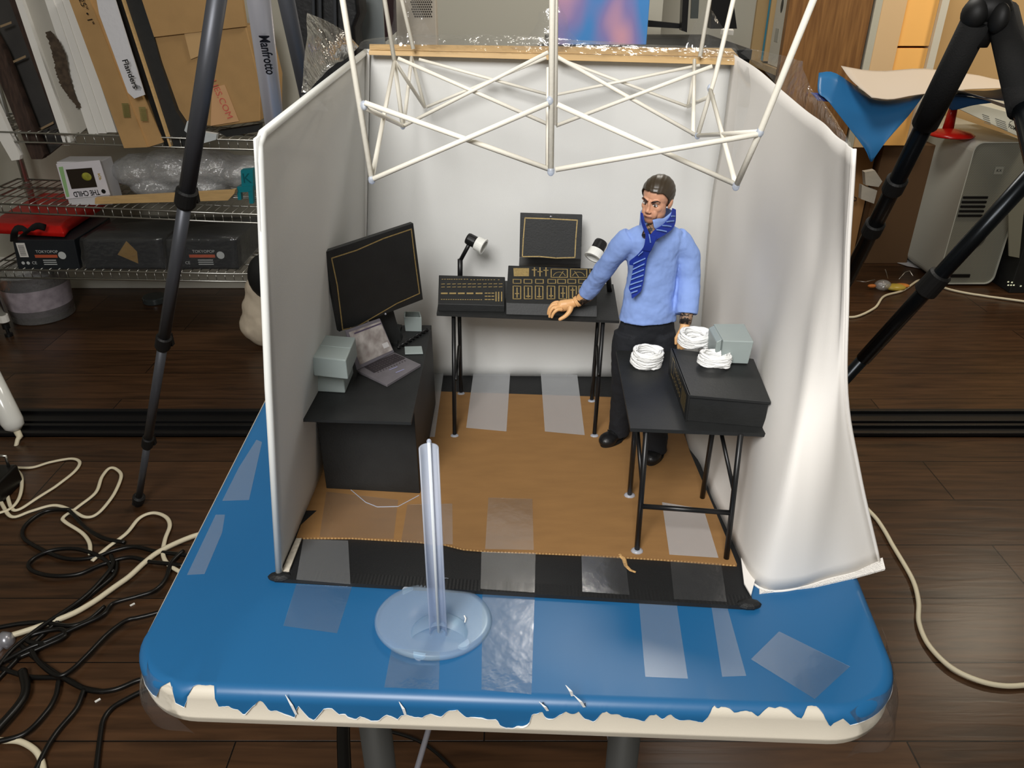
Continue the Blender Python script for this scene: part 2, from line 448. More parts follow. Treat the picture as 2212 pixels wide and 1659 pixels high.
LB = BR * math.pi / 2
up = []
for (x, y, nx, ny) in OL:
    if ny < -0.5 or y < 0.02:
        dr = max(0.003, tear(x + 0.0) - BR + LB) + 0.0006 * noise.noise(Vector((x * 900, 3, 0)))
    elif y < 0.06: # corner sides
        k = y / 0.06; dr = (1 - k) * max(LB, tear(x) - BR + LB) + k * (LB + 0.004 if x > 0 else 0.004)
    else: dr = LB + 0.004 if x > 0 else 0.004
    row = [TW(x - nx * 0.05, y - ny * 0.05, 0.0009), TW(x - nx * BR, y - ny * BR, 0.0010)]
    for k in range(1, 9):
        s = min(dr, LB) * k / 8; a = s / BR
        row.append(TW(x + nx * (-BR + (BR + 0.0013) * math.sin(a)), y + ny * (-BR + (BR + 0.0013) * math.sin(a)), -BR + (BR + 0.0011) * math.cos(a)))
    ex = max(0, dr - LB)
    if ex <= 0:
        p_ = row[-1]; row += [p_ + Vector((0, 0, -.00004 * j)) for j in (1, 2, 3)]; up.append(row); continue
    for k in (0.5, 0.93, 1.0):
        o_ = 0.0014 + (0.0022 if k == 1.0 else 0.0004) * abs(noise.noise(Vector((x * 60, 1, 0))))
        row.append(TW(x + nx * o_, y + ny * o_, -BR - ex * k - 0.0001 * k))
    up.append(row)
n = len(up); rows = [[up[i][j] for i in range(n)] for j in range(len(up[0]))]
g = G(); g.loft(rows[:-1], 0, False); g.f.append(list(range(n))[::-1]); g.m.append(0); g.loft(rows[-2:], 1, False)
g.build('blue_paper_sheet', [M['blue'], M['bluetear']], smooth=True, weld=True)
bp = bpy.data.objects['blue_paper_sheet']; tag(bp, 'glossy blue paper sheet taped over the folding table, torn ragged along its front edge', 'paper')
# curled white tears standing off the front of the sheet
for (a, b, c_, d, lab) in ((617, 1497, 641, 1540, None), (862, 1512, 876, 1540, None), (1221, 1476, 1236, 1500, None), (1238, 1497, 1262, 1524, None), (1164, 1512, 1183, 1532, None)):
    p0 = fpl.at(a, b, 0.0016); p1 = fpl.at(c_, d, 0.0016); mid = (p0 + p1) / 2 + Vector((0.001, -0.0015, 0.001)); wv = Vector((0.0015, 0, 0.0002))
    G().grid([[p0, p0 + wv * 0.3], [mid - wv * 0.5, mid + wv], [p1 - wv * 0.6, p1 + wv * 0.7]]).build('torn_curl', M['bluetear'], bp)
for (ch, px, py) in (('S', 1173, 1516), ('d', 1262, 1517)):
    q = fpl.at(px, py, 0.0019); text(ch, q, TX, (0, 0, 1), 0.0032, M['blackm'], bp, 'printed_letter')

# ================================================================ TENT (light tent used as a stage)
tb = thing('light_tent', 'white fabric photo tent open at front and top, standing on blue paper', 'photo tent', (0, 0.7, TZ + 0.001))
zb = TZ + 0.0013
bl = [Vector((-0.212, 0.520, zb)), Vector((0.207, 0.486, zb)), Vector((0.252, 0.918, zb)), Vector((-0.2, 0.925, zb))]
g = G(); g.slab(bl, (0, 0, 0.0025)); g.build('base_panel', M['blackfab'], tb, bevel=0.0008)
g = G(); a, b = bl[0], bl[1]; N_ = 260
d = (b - a); yv = Vector((0.03, 1, 0)) * 0.0125
rows = [[], [], [], []]
for i in range(N_ + 1):
    p = a + d * (i / N_); h = 0.0004 * (i % 2)
    rows[0].append(p + Vector((0, -0.001, 0))); rows[1].append(p + Vector((0, -0.0005, 0.0034 + h))); rows[2].append(p + yv + Vector((0, 0, 0.0034 + h))); rows[3].append(p + yv + Vector((0, 0.0005, 0.002)))
g.grid(rows)
for q, sx in ((a, 1), (b, -1)):
    g.ell(q + Vector((0.004 * sx, 0.003, 0.003)), (0.011, 0.006, 0.0036), seg=10, rg=6)
g.build('ribbed_binding', M['blackfab'], tb)
# walls
BLF = Vector((-0.2095, 0.526, zb + 0.003)); BLT = V(550, 300, 0.532); BKL = Vector((-0.199, 0.912, zb + 0.002)); BKLT = V(790, 112, 0.906)
BKR = Vector((0.246, 0.905, zb + 0.002)); BKRT = V(1583, 116, 0.906)


def wallgrid(c00, c10, c11, c01, nu, nv, bow, seed, amp=0.0015):
    rows = []; nrm = (c10 - c00).cross(c01 - c00).normalized()
    for j in range(nv + 1):
        v = j / nv; row = []
        for i in range(nu + 1):
            u = i / nu; p = (c00 * (1 - u) + c10 * u) * (1 - v) + (c01 * (1 - u) + c11 * u) * v
            e = math.sin(math.pi * u) * math.sin(math.pi * v)
            row.append(p + nrm * (bow * e + amp * noise.noise(Vector((u * 3 + seed, v * 3, seed))) * min(1, 4 * e)))
        rows.append(row)
    return rows


G().grid(wallgrid(BLF, BKL, BKLT, BLT, 24, 24, 0.004, 1)).build('fabric_wall', M['tent'], tb, smooth=True, solid=0.002)
G().grid(wallgrid(BKL, BKR, BKRT, BKLT, 24, 24, 0.003, 5, 0.003)).build('fabric_wall', M['tent'], tb, smooth=True, solid=0.002)
# piping along left wall front and top
e = BLT + Vector((0, 0.004, -0.014)); e2 = BLT + Vector((0.001, 0.016, 0.0005))
G().tube([BLF + Vector((0, 0, -0.002)), BLF.lerp(BLT, 0.5), e, BLT + Vector((0.0002, 0.006, -0.005)), e2, BLT.lerp(BKLT, 0.4), BKLT], 0.0032, 10).build('edge_piping', M['piping'], tb, smooth=True)
G().tube([BKLT, BKLT.lerp(BKRT, 0.5) + Vector((0, 0, 0.001)), BKRT + Vector((-0.012, 0, 0)), BKRT + Vector((0, 0.0, -0.008))], 0.003, 10).build('edge_piping', M['piping'], tb, smooth=True)
G().tube([BKL + Vector((-0.002, -0.004, 0)), BKLT + Vector((0.002, -0.006, 0))], 0.0035, 8).build('corner_seam', M['tent'], tb, smooth=True)
# right wall: soft cloth panel that swings outwards at the front
cols = [
    [(0.247, 0.903, zb + .003), V(1515, 700, 0.905), V(1535, 450, 0.905), V(1560, 300, 0.905), V(1583, 116, 0.904)],
    [P(1478, 940, zb), V(1540, 720, 0.82), V(1578, 480, 0.815), V(1605, 330, 0.815), V(1636, 150, 0.82)],
    [P(1513, 1010, zb), V(1570, 800, 0.75), V(1620, 560, 0.745), V(1650, 390, 0.74), V(1695, 200, 0.74)],
    [P(1550, 1105, zb), V(1612, 880, 0.655), V(1670, 640, 0.66), V(1702, 440, 0.66), V(1742, 240, 0.665)],
    [P(1602, 1222, zb), V(1640, 980, 0.56), V(1712, 700, 0.59), V(1745, 480, 0.60), V(1782, 270, 0.60)],
    [P(1650, 1274, zb), V(1690, 1040, 0.51), V(1742, 780, 0.545), V(1775, 520, 0.57), V(1808, 295, 0.562)],
    [P(1728, 1268, zb), V(1745, 1050, 0.505), V(1775, 800, 0.528), V(1803, 540, 0.545), V(1825, 308, 0.54)],
    [P(1818, 1246, zb), V(1802, 1040, 0.517), V(1800, 810, 0.52), V(1820, 560, 0.53), V(1834, 316, 0.525)],
    [P(1900, 1218, zb), V(1858, 1020, 0.53), V(1824, 820, 0.518), V(1830, 570, 0.52), V(1840, 322, 0.516)]]


def catmull(pts, n):
    pts = [Vector(p) for p in pts]; q = [pts[0] * 2 - pts[1]] + pts + [pts[-1] * 2 - pts[-2]]; out = []
    m = len(pts) - 1
    for k in range(n + 1):
        t = k / n * m; i = min(int(t), m - 1); t -= i; a, b, c, d = q[i:i + 4]
        out.append(0.5 * ((2 * b) + (c - a) * t + (2 * a - 5 * b + 4 * c - d) * t * t + (3 * b - a - 3 * c + d) * t ** 3))
    return out


cc = [catmull(c, 28) for c in cols]
rw = [catmull([c[j] for c in cc], 48) for j in range(29)]
for j, r in enumerate(rw):
    for i, p in enumerate(r):
        e = min(1, i / 8) * (0.3 + 0.7 * min(1, (28 - j) / 8))
        p += Vector((0.0022, -0.0015, 0)) * (noise.noise(Vector((i * 0.16, j * 0.10, 2))) * e * 1.6)
g = G(); g.grid(rw); g.build('cloth_wall', M['cloth'], tb, smooth=True, solid=0.0012)
edge = [r[-1] for r in rw]
g = G()
for (u0, u1) in ((0.0, 0.0035),):
    g.tube([p + Vector((0.001, 0, 0)) for p in edge], 0.0016, 6); g.tube([p + Vector((0, 0, 0.0004)) for p in rw[0][24:]], 0.0016, 6)
g.build('hem', M['cloth'], tb, smooth=True)
G().grid([[P(1640, 1282, zb + 0.0004), P(1760, 1268, zb + .0004), P(1840, 1250, zb + .0004), P(1912, 1230, zb + .002)], [P(1640, 1262, zb), P(1760, 1248, zb), P(1840, 1232, zb + .0005), P(1906, 1206, zb + .003)]]).build('fleece_flap', mat('white_fleece', (238, 234, 228), 0.95, bump=0.6, bs=900), tb, solid=0.002)
G().slab([P(1600, 1205, zb + .004), P(1632, 1250, zb + .004), P(1622, 1288, zb + .004), P(1607, 1262, zb + .004)], (0, 0, 0.0015)).build('corner_flap', M['cloth'], tb)
G().slab([P(640, 1165, zb + .004), P(652, 1165, zb + .004), P(625, 1235, zb + .004), P(608, 1238, zb + .004)], (0, 0, 0.0015)).build('corner_flap', mat('dirty_white_fabric', (196, 188, 172), 0.9, nz=0.2, ns=200), tb)

# cardboard floor in the tent
fr = [(640, 1160), (700, 1160), (760, 1160), (830, 1164), (900, 1168), (960, 1174), (1000, 1184), (1060, 1189), (1150, 1192), (1250, 1196), (1340, 1201), (1420, 1206), (1500, 1212), (1592, 1219)]
zc0 = 0.7372; zc1 = 0.740
poly = [P(a, b, zc1) for a, b in fr] + [P(1556, 1130, zc1), P(1490, 975, zc1), P(1455, 862, zc1), P(1330, 858, zc1), P(935, 845, zc1), P(790, 841, zc1), P(700, 1000, zc1)]
g = G(); g.slab([p - Vector((0, 0, zc1 - zc0)) for p in poly], (0, 0, zc1 - zc0))
cb = g.build('cardboard_sheet', M['card'], org=(0, 0.7, zc0)); tag(cb, 'brown cardboard sheet laid as floor inside the white tent', 'cardboard')
g = G()
for (a, b), (c_, d) in zip(fr, fr[1:]):
    p, q = P(a, b, zc1), P(c_, d, zc1); k = max(2, int((q - p).length / 0.0030))
    for i in range(k):
        u = p.lerp(q, i / k) + Vector((0, -0.0004, -0.0016)); v_ = p.lerp(q, (i + 0.5) / k) + Vector((0, -0.0004, -0.0016))
        g.hexa([u + Vector((0, 0, -.0008)), v_ + Vector((0, 0, -.0008)), v_ + Vector((0, .001, -.0008)), u + Vector((0, .001, -.0008))], [u + Vector((0, 0, .0007)), v_ + Vector((0, 0, .0007)), v_ + Vector((0, .001, .0007)), u + Vector((0, .001, .0007))])
g.build('corrugated_edge', M['cardedge'], cb)
G().tube([P(1338, 1198, .7395), P(1348, 1208, .7385), P(1352, 1222, .738), P(1362, 1232, .738), P(1373, 1236, .7385)], [.002, .0022, .0018, .0015, .0012], 6, flat=0.5).build('torn_flap', M['cardedge'], cb)

G().slab([P(657, 1103, zc1 + .0001), P(684, 1103, zc1 + .0001), P(645, 1138, zc1 + .0001), P(643, 1122, zc1 + .0001)], (0, 0, .0002)).build('dark_patch', M['blackfab'], cb)

# clear tape strips lying on the surfaces
def strip(pts, z, m, label, name='tape_strip'):
    q = [P(a, b, z) for a, b in pts]
    g = G(); g.slab(q, (0, 0, 0.00015)); return tag(g.build(name, M[m]), label, 'tape')


zp = TZ + 0.0013; zcb = zc1 + 0.0003; zbs = zb + 0.0032
strip([(1023, 803), (1102, 806), (1094, 932), (1007, 924)], zcb, 'tapew', 'matte tape strip under the rear black table, left one of its middle pair')
strip([(1168, 804), (1247, 810), (1263, 940), (1177, 932)], zcb, 'tapew', 'matte tape strip under the rear black table, near the right-hand legs')
strip([(925, 798), (959, 800), (939, 944), (915, 944)], zcb, 'tapew', 'matte tape strip beside the back corner of the black desk pedestal')
strip([(1055, 1075), (1150, 1078), (1153, 1188), (1048, 1186)], zcb, 'tapeg', 'clear tape patch at the middle of the cardboard floor front edge')
strip([(1430, 1085), (1520, 1100), (1552, 1205), (1446, 1198)], zcb, 'tapew', 'wrinkled tape patch on the cardboard between the front legs of the right table')
strip([(880, 1090), (977, 1088), (978, 1176), (866, 1172)], zcb, 'tapeg', 'clear tape patch on cardboard behind the translucent pole')
strip([(705, 1062), (860, 1080), (850, 1164), (690, 1160)], zcb, 'tapeg', 'clear tape patch on cardboard in front of the black desk')
strip([(1040, 1192), (1157, 1195), (1155, 1280), (1038, 1272)], zbs + .001, 'tapeg', 'shiny tape over the black tent edge behind the translucent stand, right side')
strip([(1256, 1198), (1350, 1202), (1360, 1285), (1258, 1278)], zbs + .001, 'tapeg', 'shiny tape over the black tent edge left of the torn cardboard flap')
strip([(1448, 1212), (1558, 1218), (1570, 1300), (1456, 1294)], zbs + .001, 'tapeg', 'shiny tape over the black tent edge below the right table legs')
strip([(655, 1165), (752, 1168), (757, 1262), (640, 1252)], zbs + .001, 'tapem', 'dull tape over the black tent edge near its left corner')
strip([(640, 1262), (760, 1268), (728, 1368), (612, 1352)], zp, 'tapeg', 'clear tape strip on blue paper left of the translucent stand')
strip([(1042, 1278), (1155, 1284), (1148, 1500), (1040, 1490)], zp, 'tapeg', 'long clear tape strip on blue paper right of the translucent stand')
strip([(1380, 1300), (1462, 1306), (1486, 1466), (1394, 1462)], zp, 'tapem', 'clear tape strip on blue paper, widest one below the right table')
strip([(1536, 1306), (1570, 1308), (1612, 1460), (1560, 1462)], zp, 'tapem', 'narrow whitish tape strip on the blue paper below the right tent corner')
strip([(1683, 1364), (1836, 1440), (1760, 1510), (1622, 1424)], zp, 'tapeg', 'crooked clear tape strip at the front right corner of the blue paper')
strip([(846, 1400), (950, 1408), (948, 1490), (830, 1485)], zp, 'tapeg', 'clear tape strip in front of the translucent stand foot')
strip([(554, 950), (566, 955), (538, 1080), (480, 1082), (516, 1010)], zp, 'tapem', 'dull tape on blue paper at the left table edge, upper patch')
strip([(466, 1112), (486, 1112), (480, 1150), (442, 1240), (404, 1242)], zp, 'tapem', 'dull tape on blue paper at the left table edge, lower patch')

# ================================================================ SLAT, FILM, DOWEL TOWER
q = [V(798, 108, .898), V(1596, 124, .898), V(1592, 140, .896), V(798, 118, .896)]
g = G(); g.slab(q, (0, -0.004, 0)); g.slab([V(798, 97, .906), V(1580, 106, .906), V(1596, 124, .898), V(798, 108, .898)], (0, 0, 0.001))
tag(g.build('long_wood_strip', M['wood'], bevel=0.0005), 'long pale wooden slat taped along the top of the rear tent wall', 'wood slat')


def film(name, label, pts, cat='plastic film', amp=0.006, mt='film', n=14, sc=40):
    """pts: rows of 3D points, refined into a crumpled sheet"""
    cc = [catmull(r, n) for r in pts]; rows = [catmull([c[i] for c in cc], n) for i in range(n + 1)]
    for r in rows:
        for k, p in enumerate(r):
            v = noise.noise_vector(p * sc); r[k] = p + Vector((v.x * .5, v.y, v.z * .6)) * amp
    g = G(); g.grid(rows); o = g.build(name, M[mt], smooth=True); return tag(o, label, cat)


film('plastic_film', 'shiny clear film draped over the rear top edge of the tent', [[V(775, 104, .893), V(900, 110, .889), V(1100, 112, .889), V(1300, 118, .889), V(1460, 122, .889), V(1600, 132, .889)], [V(778, 92, .905), V(900, 88, .905), V(1100, 92, .903), V(1300, 98, .903), V(1460, 104, .903), V(1592, 112, .903)], [V(790, 86, .925), V(900, 74, .925), V(1100, 76, .925), V(1300, 90, .925), V(1460, 98, .925), V(1585, 104, .925)]], amp=0.0021, n=30)
film('plastic_film', 'crumpled clear film peak around the far left dowel', [[V(838, 98, .90), V(868, 104, .895), V(900, 100, .895), V(955, 92, .90)], [V(846, 50, .905), V(868, 40, .898), V(888, 46, .898), V(930, 66, .905)], [V(858, -30, .905), V(870, -34, .90), V(884, -30, .90), V(905, 20, .905)]], amp=0.007, sc=55, n=20)
film('plastic_film', 'crumpled clear film peak around the central dowels', [[V(1100, 106, .90), V(1150, 110, .893), V(1200, 112, .893), V(1250, 94, .90)], [V(1150, 70, .905), V(1172, 60, .898), V(1210, 60, .898), V(1228, 60, .905)], [V(1163, 28, .905), V(1172, 26, .90), V(1206, 10, .90), V(1205, -20, .905)]], amp=0.006, sc=55, n=20)
film('plastic_film', 'clear film triangle folded around the far right dowel', [[V(1480, 104, .90), V(1510, 112, .893), V(1550, 114, .893), V(1596, 108, .90)], [V(1495, 62, .905), V(1515, 58, .896), V(1540, 56, .896), V(1568, 66, .905)], [V(1524, 14, .905), V(1528, 12, .90), V(1532, 18, .90), V(1538, 24, .905)]], amp=0.003, sc=30, n=16)
film('plastic_film', 'dark clear film flap standing over the left tent wall top', [[V(664, 25, .80), V(700, 45, .82), V(745, 68, .84), V(775, 100, .87)], [V(660, 100, .74), V(690, 120, .77), V(715, 130, .80), V(742, 128, .84)], [V(652, 200, .67), V(668, 196, .68), V(690, 176, .72), V(712, 150, .75)]], amp=0.004, sc=25)
film('tape_strip', 'clear tape tab stuck on the outer face of the left tent wall top', [[V(650, 205, .66), V(672, 200, .67)], [V(668, 238, .66), V(712, 240, .70)]], cat='tape', mt='tapem', amp=0.001, n=4)
film('plastic_film', 'bright crumpled clear film over the top of the right cloth wall', [[V(1600, 112, .89), V(1660, 165, .82), V(1700, 225, .74), V(1745, 285, .68), V(1790, 300, .60), V(1838, 318, .522)], [V(1612, 105, .885), V(1690, 140, .81), V(1722, 190, .73), V(1762, 215, .665), V(1800, 258, .59), V(1836, 308, .53)], [V(1600, 104, .90), V(1712, 124, .80), V(1738, 150, .73), V(1768, 210, .68), V(1806, 262, .62), V(1838, 312, .54)]], amp=0.005, sc=35, n=26)
film('plastic_film', 'clear film lying on the inside of the right cloth wall', [[V(1590, 130, .86), V(1622, 150, .84), V(1660, 185, .79), V(1720, 240, .70)], [V(1592, 200, .85), V(1640, 250, .80), V(1690, 300, .72), V(1760, 330, .63)], [V(1575, 400, .84), V(1625, 430, .79), V(1700, 470, .67), V(1750, 470, .62)]], amp=0.002, sc=20, mt='tapeg')
for (pts, lab) in (([[TW(-.2985, .07, .001), TW(-.285, .02, .001), TW(-.26, .003, -.002)], [TW(-.306, .06, -.018), TW(-.292, .008, -.02), TW(-.262, -.004, -.02)], [TW(-.304, .05, -.04), TW(-.287, .004, -.043), TW(-.25, -.003, -.045)]], 'clear film wrapped around the front left table corner'),
                   ([[TW(.298, .09, .001), TW(.29, .03, .001), TW(.25, .002, .001)], [TW(.306, .085, -.018), TW(.295, .02, -.02), TW(.262, -.003, -.018)], [TW(.303, .07, -.05), TW(.30, .02, -.055), TW(.255, -.003, -.046)]], 'clear film wrapped around the front right table corner')):
    film('plastic_film', lab, pts, amp=0.003, sc=40)

tw = thing('dowel_tower', 'white painted dowel truss tower with crossed braces standing over the tent', 'truss', (0.03, 0.75, 1.08))
yF, yM, yR = 0.585, 0.77, 0.892
fl_, fh_ = V(803, 388, .575), V(786, 225, .585); tl = V(740, 0, .60)
cl_, ch_ = V(1190, 370, .572), V(1190, 215, .575); tc_ = V(1193, 0, .58)
rl_, rh_ = V(1590, 402, .56), V(1642, 285, .545); tr_ = V(1757, 0, .52)
ml, mh = V(870, 272, .785), V(852, 132, .79); mt_ = V(831, 0, .79)
mcl, mch = V(1186, 270, .765), V(1187, 112, .765)
mrl, mrh = V(1507, 293, .74), V(1545, 165, .74); mrt = V(1584, 0, .74)
bl_, bh_ = V(917, 231, .885), V(889, 124, .888); bt_ = V(868, 0, .89)
bcl, bch = V(1188, 204, .885), V(1188, 118, .888)
brl, brh = V(1486, 230, .883), V(1516, 118, .886); brt = V(1533, 0, .89)


def ext(a, b, k=0.16):
    return b + (b - a).normalized() * k


def rod(name, pts, r=0.0023): return G().tube(pts, r, 10).build(name, M['rod'], tw, smooth=True)


rod('upright', [fl_, ext(fl_, tl)], 0.0022)
rod('upright', [cl_, ext(cl_, tc_)], 0.0022)
rod('upright', [V(1184, 362, .578), V(1186, 146, .60)], 0.002)
rod('upright', [rl_, rh_, ext(rh_, tr_)], 0.0022)
rod('upright', [ml, mh], 0.0021); rod('upright', [mh, ext(mh, mt_)], 0.0021)
rod('upright', [mcl + Vector((0.006, 0, 0)), ext(mcl + Vector((0.006, 0, 0)), V(1201, 0, .77))], 0.0021)
rod('upright', [mrl, mrh, ext(mrh, mrt)], 0.0021)
rod('upright', [bl_, bh_], 0.0018); rod('upright', [V(893, 106, .884), ext(V(893, 106, .884), bt_)], 0.0022)
rod('upright', [brl, V(1500, 158, .884)], 0.0018); rod('upright', [V(1512, 122, .884), ext(V(1512, 122, .884), brt)], 0.0022)
sh = Vector((0, -0.0035, 0))
for a, b in ((V(788, 222, .583), V(1188, 366, .575)), (V(808, 384, .575) + sh, V(1184, 222, .575) + sh), (V(1204, 226, .575), V(1584, 396, .563)), (V(1200, 364, .572) + sh, V(1634, 288, .548) + sh)):
    rod('cross_brace', [a, b], 0.0019)
for a, b in ((V(860, 126, .787), V(1183, 268, .768)), (V(874, 270, .785) + sh, V(1184, 112, .77) + sh), (V(1202, 122, .77), V(1503, 292, .745)), (V(1201, 270, .77) + sh, V(1537, 142, .745) + sh)):
    rod('cross_brace', [a, b], 0.0018)
for a, b in ((V(905, 128, .888), V(1182, 204, .886)), (V(922, 230, .885) + sh, V(1180, 124, .886) + sh), (V(1204, 126, .888), V(1482, 229, .884)), (V(1200, 204, .885) + sh, V(1510, 140, .886) + sh)):
    rod('cross_brace', [a, b], 0.0016)
for a, b in ((fl_, mh), (V(787, 232, .585), ml), (mh, bl_), (bh_, ml + Vector((.001, 0, 0))), (rl_, V(1534, 192, .742)), (rh_, mrl), (V(1500, 130, .88), V(1497, 290, .745)), (V(1540, 205, .74), brl)):
    rod('side_brace', [a, b], 0.0019)
for p in (fl_, cl_, rl_, V(786, 228, .585), V(1188, 218, .575), rh_, ml, mrl, V(1534, 190, .742)):
    G().ell(p, (0.0028, 0.0028, 0.0036), seg=10, rg=6).build('glue_joint', M['frost2'], tw, smooth=True)

# ================================================================ REAR TABLE WITH CONSOLES
ZT = 0.877
rt = thing('model_table', 'miniature black folding table at the rear tent wall carrying the two consoles', 'table', (0.017, 0.84, 0.74))
TF = [P(943, 677, ZT), P(1338, 693, ZT), P(1325, 614, ZT), P(955, 602, ZT)]
G().slab([p - Vector((0, 0, .003)) for p in TF], (0, 0, 0.003)).build('tabletop', M['black'], rt)
for top, bot, nm in ((V(980, 682, .80), P(982, 940), 0), (V(993, 682, .86), P(996, 849), 0), (V(1303, 692, .782), P(1284, 939), 0), (V(1293, 690, .85), P(1278, 865), 0)):
    top = Vector((top.x, top.y, ZT - .002)) if True else top
    G().tube([top, bot], 0.0024, 8).build('leg', M['blackm'], rt, smooth=True)
for a, b in ((V(991, 748, .845), V(985, 820, .765)), (V(1290, 748, .84), V(1293, 810, .765))):
    G().tube([a, b], 0.0018, 6).build('folding_brace', M['blackm'], rt, smooth=True)
for p in (P(982, 941), P(996, 850), P(1284, 941), P(1278, 866)):
    G().ell(p, (.005, .004, .0016), seg=10, rg=6).build('glue_blob', M['frost2'], rt, smooth=True)


def wedge(name, label, cat, fr_, bk, zt, m='black'):
    """console: sloping panel with front lip; fr_ = front-lip edge, bk = back edge (3D)"""
    o = thing(name, label, cat, (fr_[0] + bk[1]) / 2 * Vector((1, 1, 0)) + Vector((0, 0, zt)) if False else Vector((((fr_[0] + bk[1]) / 2).x, ((fr_[0] + bk[1]) / 2).y, zt)))
    a, b = fr_; c, d = bk[1], bk[0]
    z = lambda p: Vector((p.x, p.y, zt))
    g = G(); g.hexa([z(a), z(b), z(c), z(d)], [a, b, c, d]); g.build('body', M[m], o, bevel=0.0006)
    return o


# small mixer
a, b = V(946, 656, .8), V(1090, 660, .797); c, d = V(1091, 598, .842), V(948, 594, .845)
d = Pl(a, b, c).at(948, 594)
mx = wedge('mixing_console', 'small black sloping mixer with gold dots and dashes, left end of rear table', 'mixer', (a, b), (d, c), ZT)
pl = Pl(a, b, c)
g = G(); nx = lambda x, y: (920 + x / 5.267, 440 + y / 5.267)
for i, x in enumerate([188, 217, 247, 270, 295, 325, 352, 380, 405, 440, 470, 515, 550, 588, 617, 648, 680, 712, 745, 778, 828]): stroke(g, pl, [nx(x - 4, 862 + (i > 10) * 6), nx(x + 5, 862 + (i > 10) * 6)], .0011)
for yy in (916, 950):
    for x in (195, 260, 320, 380, 436, 497, 548, 610, 672, 732, 790, 850): stroke(g, pl, [nx(x - 17, yy + 2 - x * .004), nx(x + 17, yy - x * .004)], .001)
for x in (210, 305, 403, 502, 605): stroke(g, pl, [nx(x - 28, 1022), nx(x + 28, 1022)], .0026)
for x in list(range(180, 560, 27)) + [580, 603, 630]: stroke(g, pl, [nx(x - 4, 1088 + x * .01), nx(x + 4, 1088 + x * .01)], .0011)
for yy in (1020, 1055, 1092):
    for x in (685, 722, 762): stroke(g, pl, [nx(x - 9, yy), nx(x + 9, yy)], .0016)
for x in (798, 828, 862): stroke(g, pl, [nx(x, 1008), nx(x, 1110)], .0013)
g.build('painted_marks', M['gold'], mx)
# big mixer
a, b = V(1093, 654, .795), V(1290, 660, .79); c, d = V(1290, 580, .845), V(1098, 573, .85)
d = Pl(a, b, c).at(1098, 573)
mx2 = thing('mixing_console', 'large black sloping mixer with gold meters and faders, centre of rear table', 'mixer', Vector((0.05, .81, ZT)))
g = G(); a0, b0 = V(1093, 673, .79), V(1290, 684, .783); zf = lambda p: Vector((p.x, p.y, ZT))
g.hexa([zf(a0), zf(b0), zf(c), zf(d)], [a, b, c, d]); g.build('body', M['black'], mx2, bevel=0.0006)
pl = Pl(a, b, c); g = G(); W_ = .0011


def rectp(x0, y0, x1, y1, wd=W_): stroke(g, pl, [nx(x0, y0), nx(x1, y0 + 3), nx(x1, y1), nx(x0, y1)], wd, closed=True)


g.face([pl.at(*nx(995, 735), .0003), pl.at(*nx(1175, 735), .0003), pl.at(*nx(1172, 828), .0003), pl.at(*nx(1000, 828), .0003)])
for x, k in ((1235, 755), (1298, 775), (1366, 760)):
    stroke(g, pl, [nx(x, 730), nx(x, 825)], .0014); stroke(g, pl, [nx(x - 24, k), nx(x + 22, k)], .0015)
for x0, s_ in ((1425, 1), (1645, -1)):
    rectp(x0, 745, x0 + 185, 840); m_ = x0 + 92
    arc = [nx(m_ + 70 * math.cos(R_(t)), 838 - 58 * math.sin(R_(t))) for t in range(15, 166, 15)]; stroke(g, pl, arc, .0008)
    stroke(g, pl, [nx(m_, 836), nx(m_ + 45 * s_, 772)], .0008)
stroke(g, pl, [nx(1866, 750), nx(1866, 790)], .0012)
for x in (993, 1117, 1248, 1388, 1500, 1615, 1738): rectp(x, 862, x + 88, 908, .001)
for x, k in ((993, 1025), (1120, 1055), (1245, 1060), (1380, 1050), (1515, 1020), (1625, 985), (1740, 1000)):
    rectp(x, 938, x + 86, 1085); stroke(g, pl, [nx(x + 44, 958), nx(x + 44, 1068)], .0013); stroke(g, pl, [nx(x + 26, k), nx(x + 62, k)], .0016)
g.build('painted_marks', M['gold'], mx2)
# laptop screen on the big mixer
sc_ = [V(1122, 556, .868), V(1255, 560, .862), V(1258, 465, .874), V(1124, 461, .88)]
sc_[2] = Pl(sc_[0], sc_[1], sc_[3]).at(1258, 465)
lp = thing('model_screen', 'black card laptop screen with gold outline standing behind the large mixer', 'screen', Vector((.045, .865, ZT)))
G().slab(sc_, (0, 0.004, 0)).build('display', M['black'], lp, bevel=.0004)
b0 = [V(1121, 559, .862), V(1254, 563, .857)]
G().hexa([Vector((b0[0].x, .853, ZT)), Vector((b0[1].x, .849, ZT)), Vector((b0[1].x, .885, ZT)), Vector((b0[0].x, .888, ZT))], [V(1121, 574, .853), V(1254, 577, .849), V(1255, 558, .88), V(1122, 556, .885)]).build('base', M['blackm'], lp)
pl = Pl(sc_[0], sc_[1], sc_[2]); g = G()
stroke(g, pl, [nx(1128, 162), nx(1420, 172), nx(1722, 188), nx(1705, 400), nx(1695, 612), nx(1480, 618), nx(1290, 600), nx(1098, 602), nx(1108, 400)], .0013, closed=True)
g.build('painted_outline', M['gold'], lp)
G().ell(pl.at(*nx(1422, 146), .0004), (.0016, .0005, .0008), seg=8, rg=6).build('webcam_dot', M['silver'], lp)


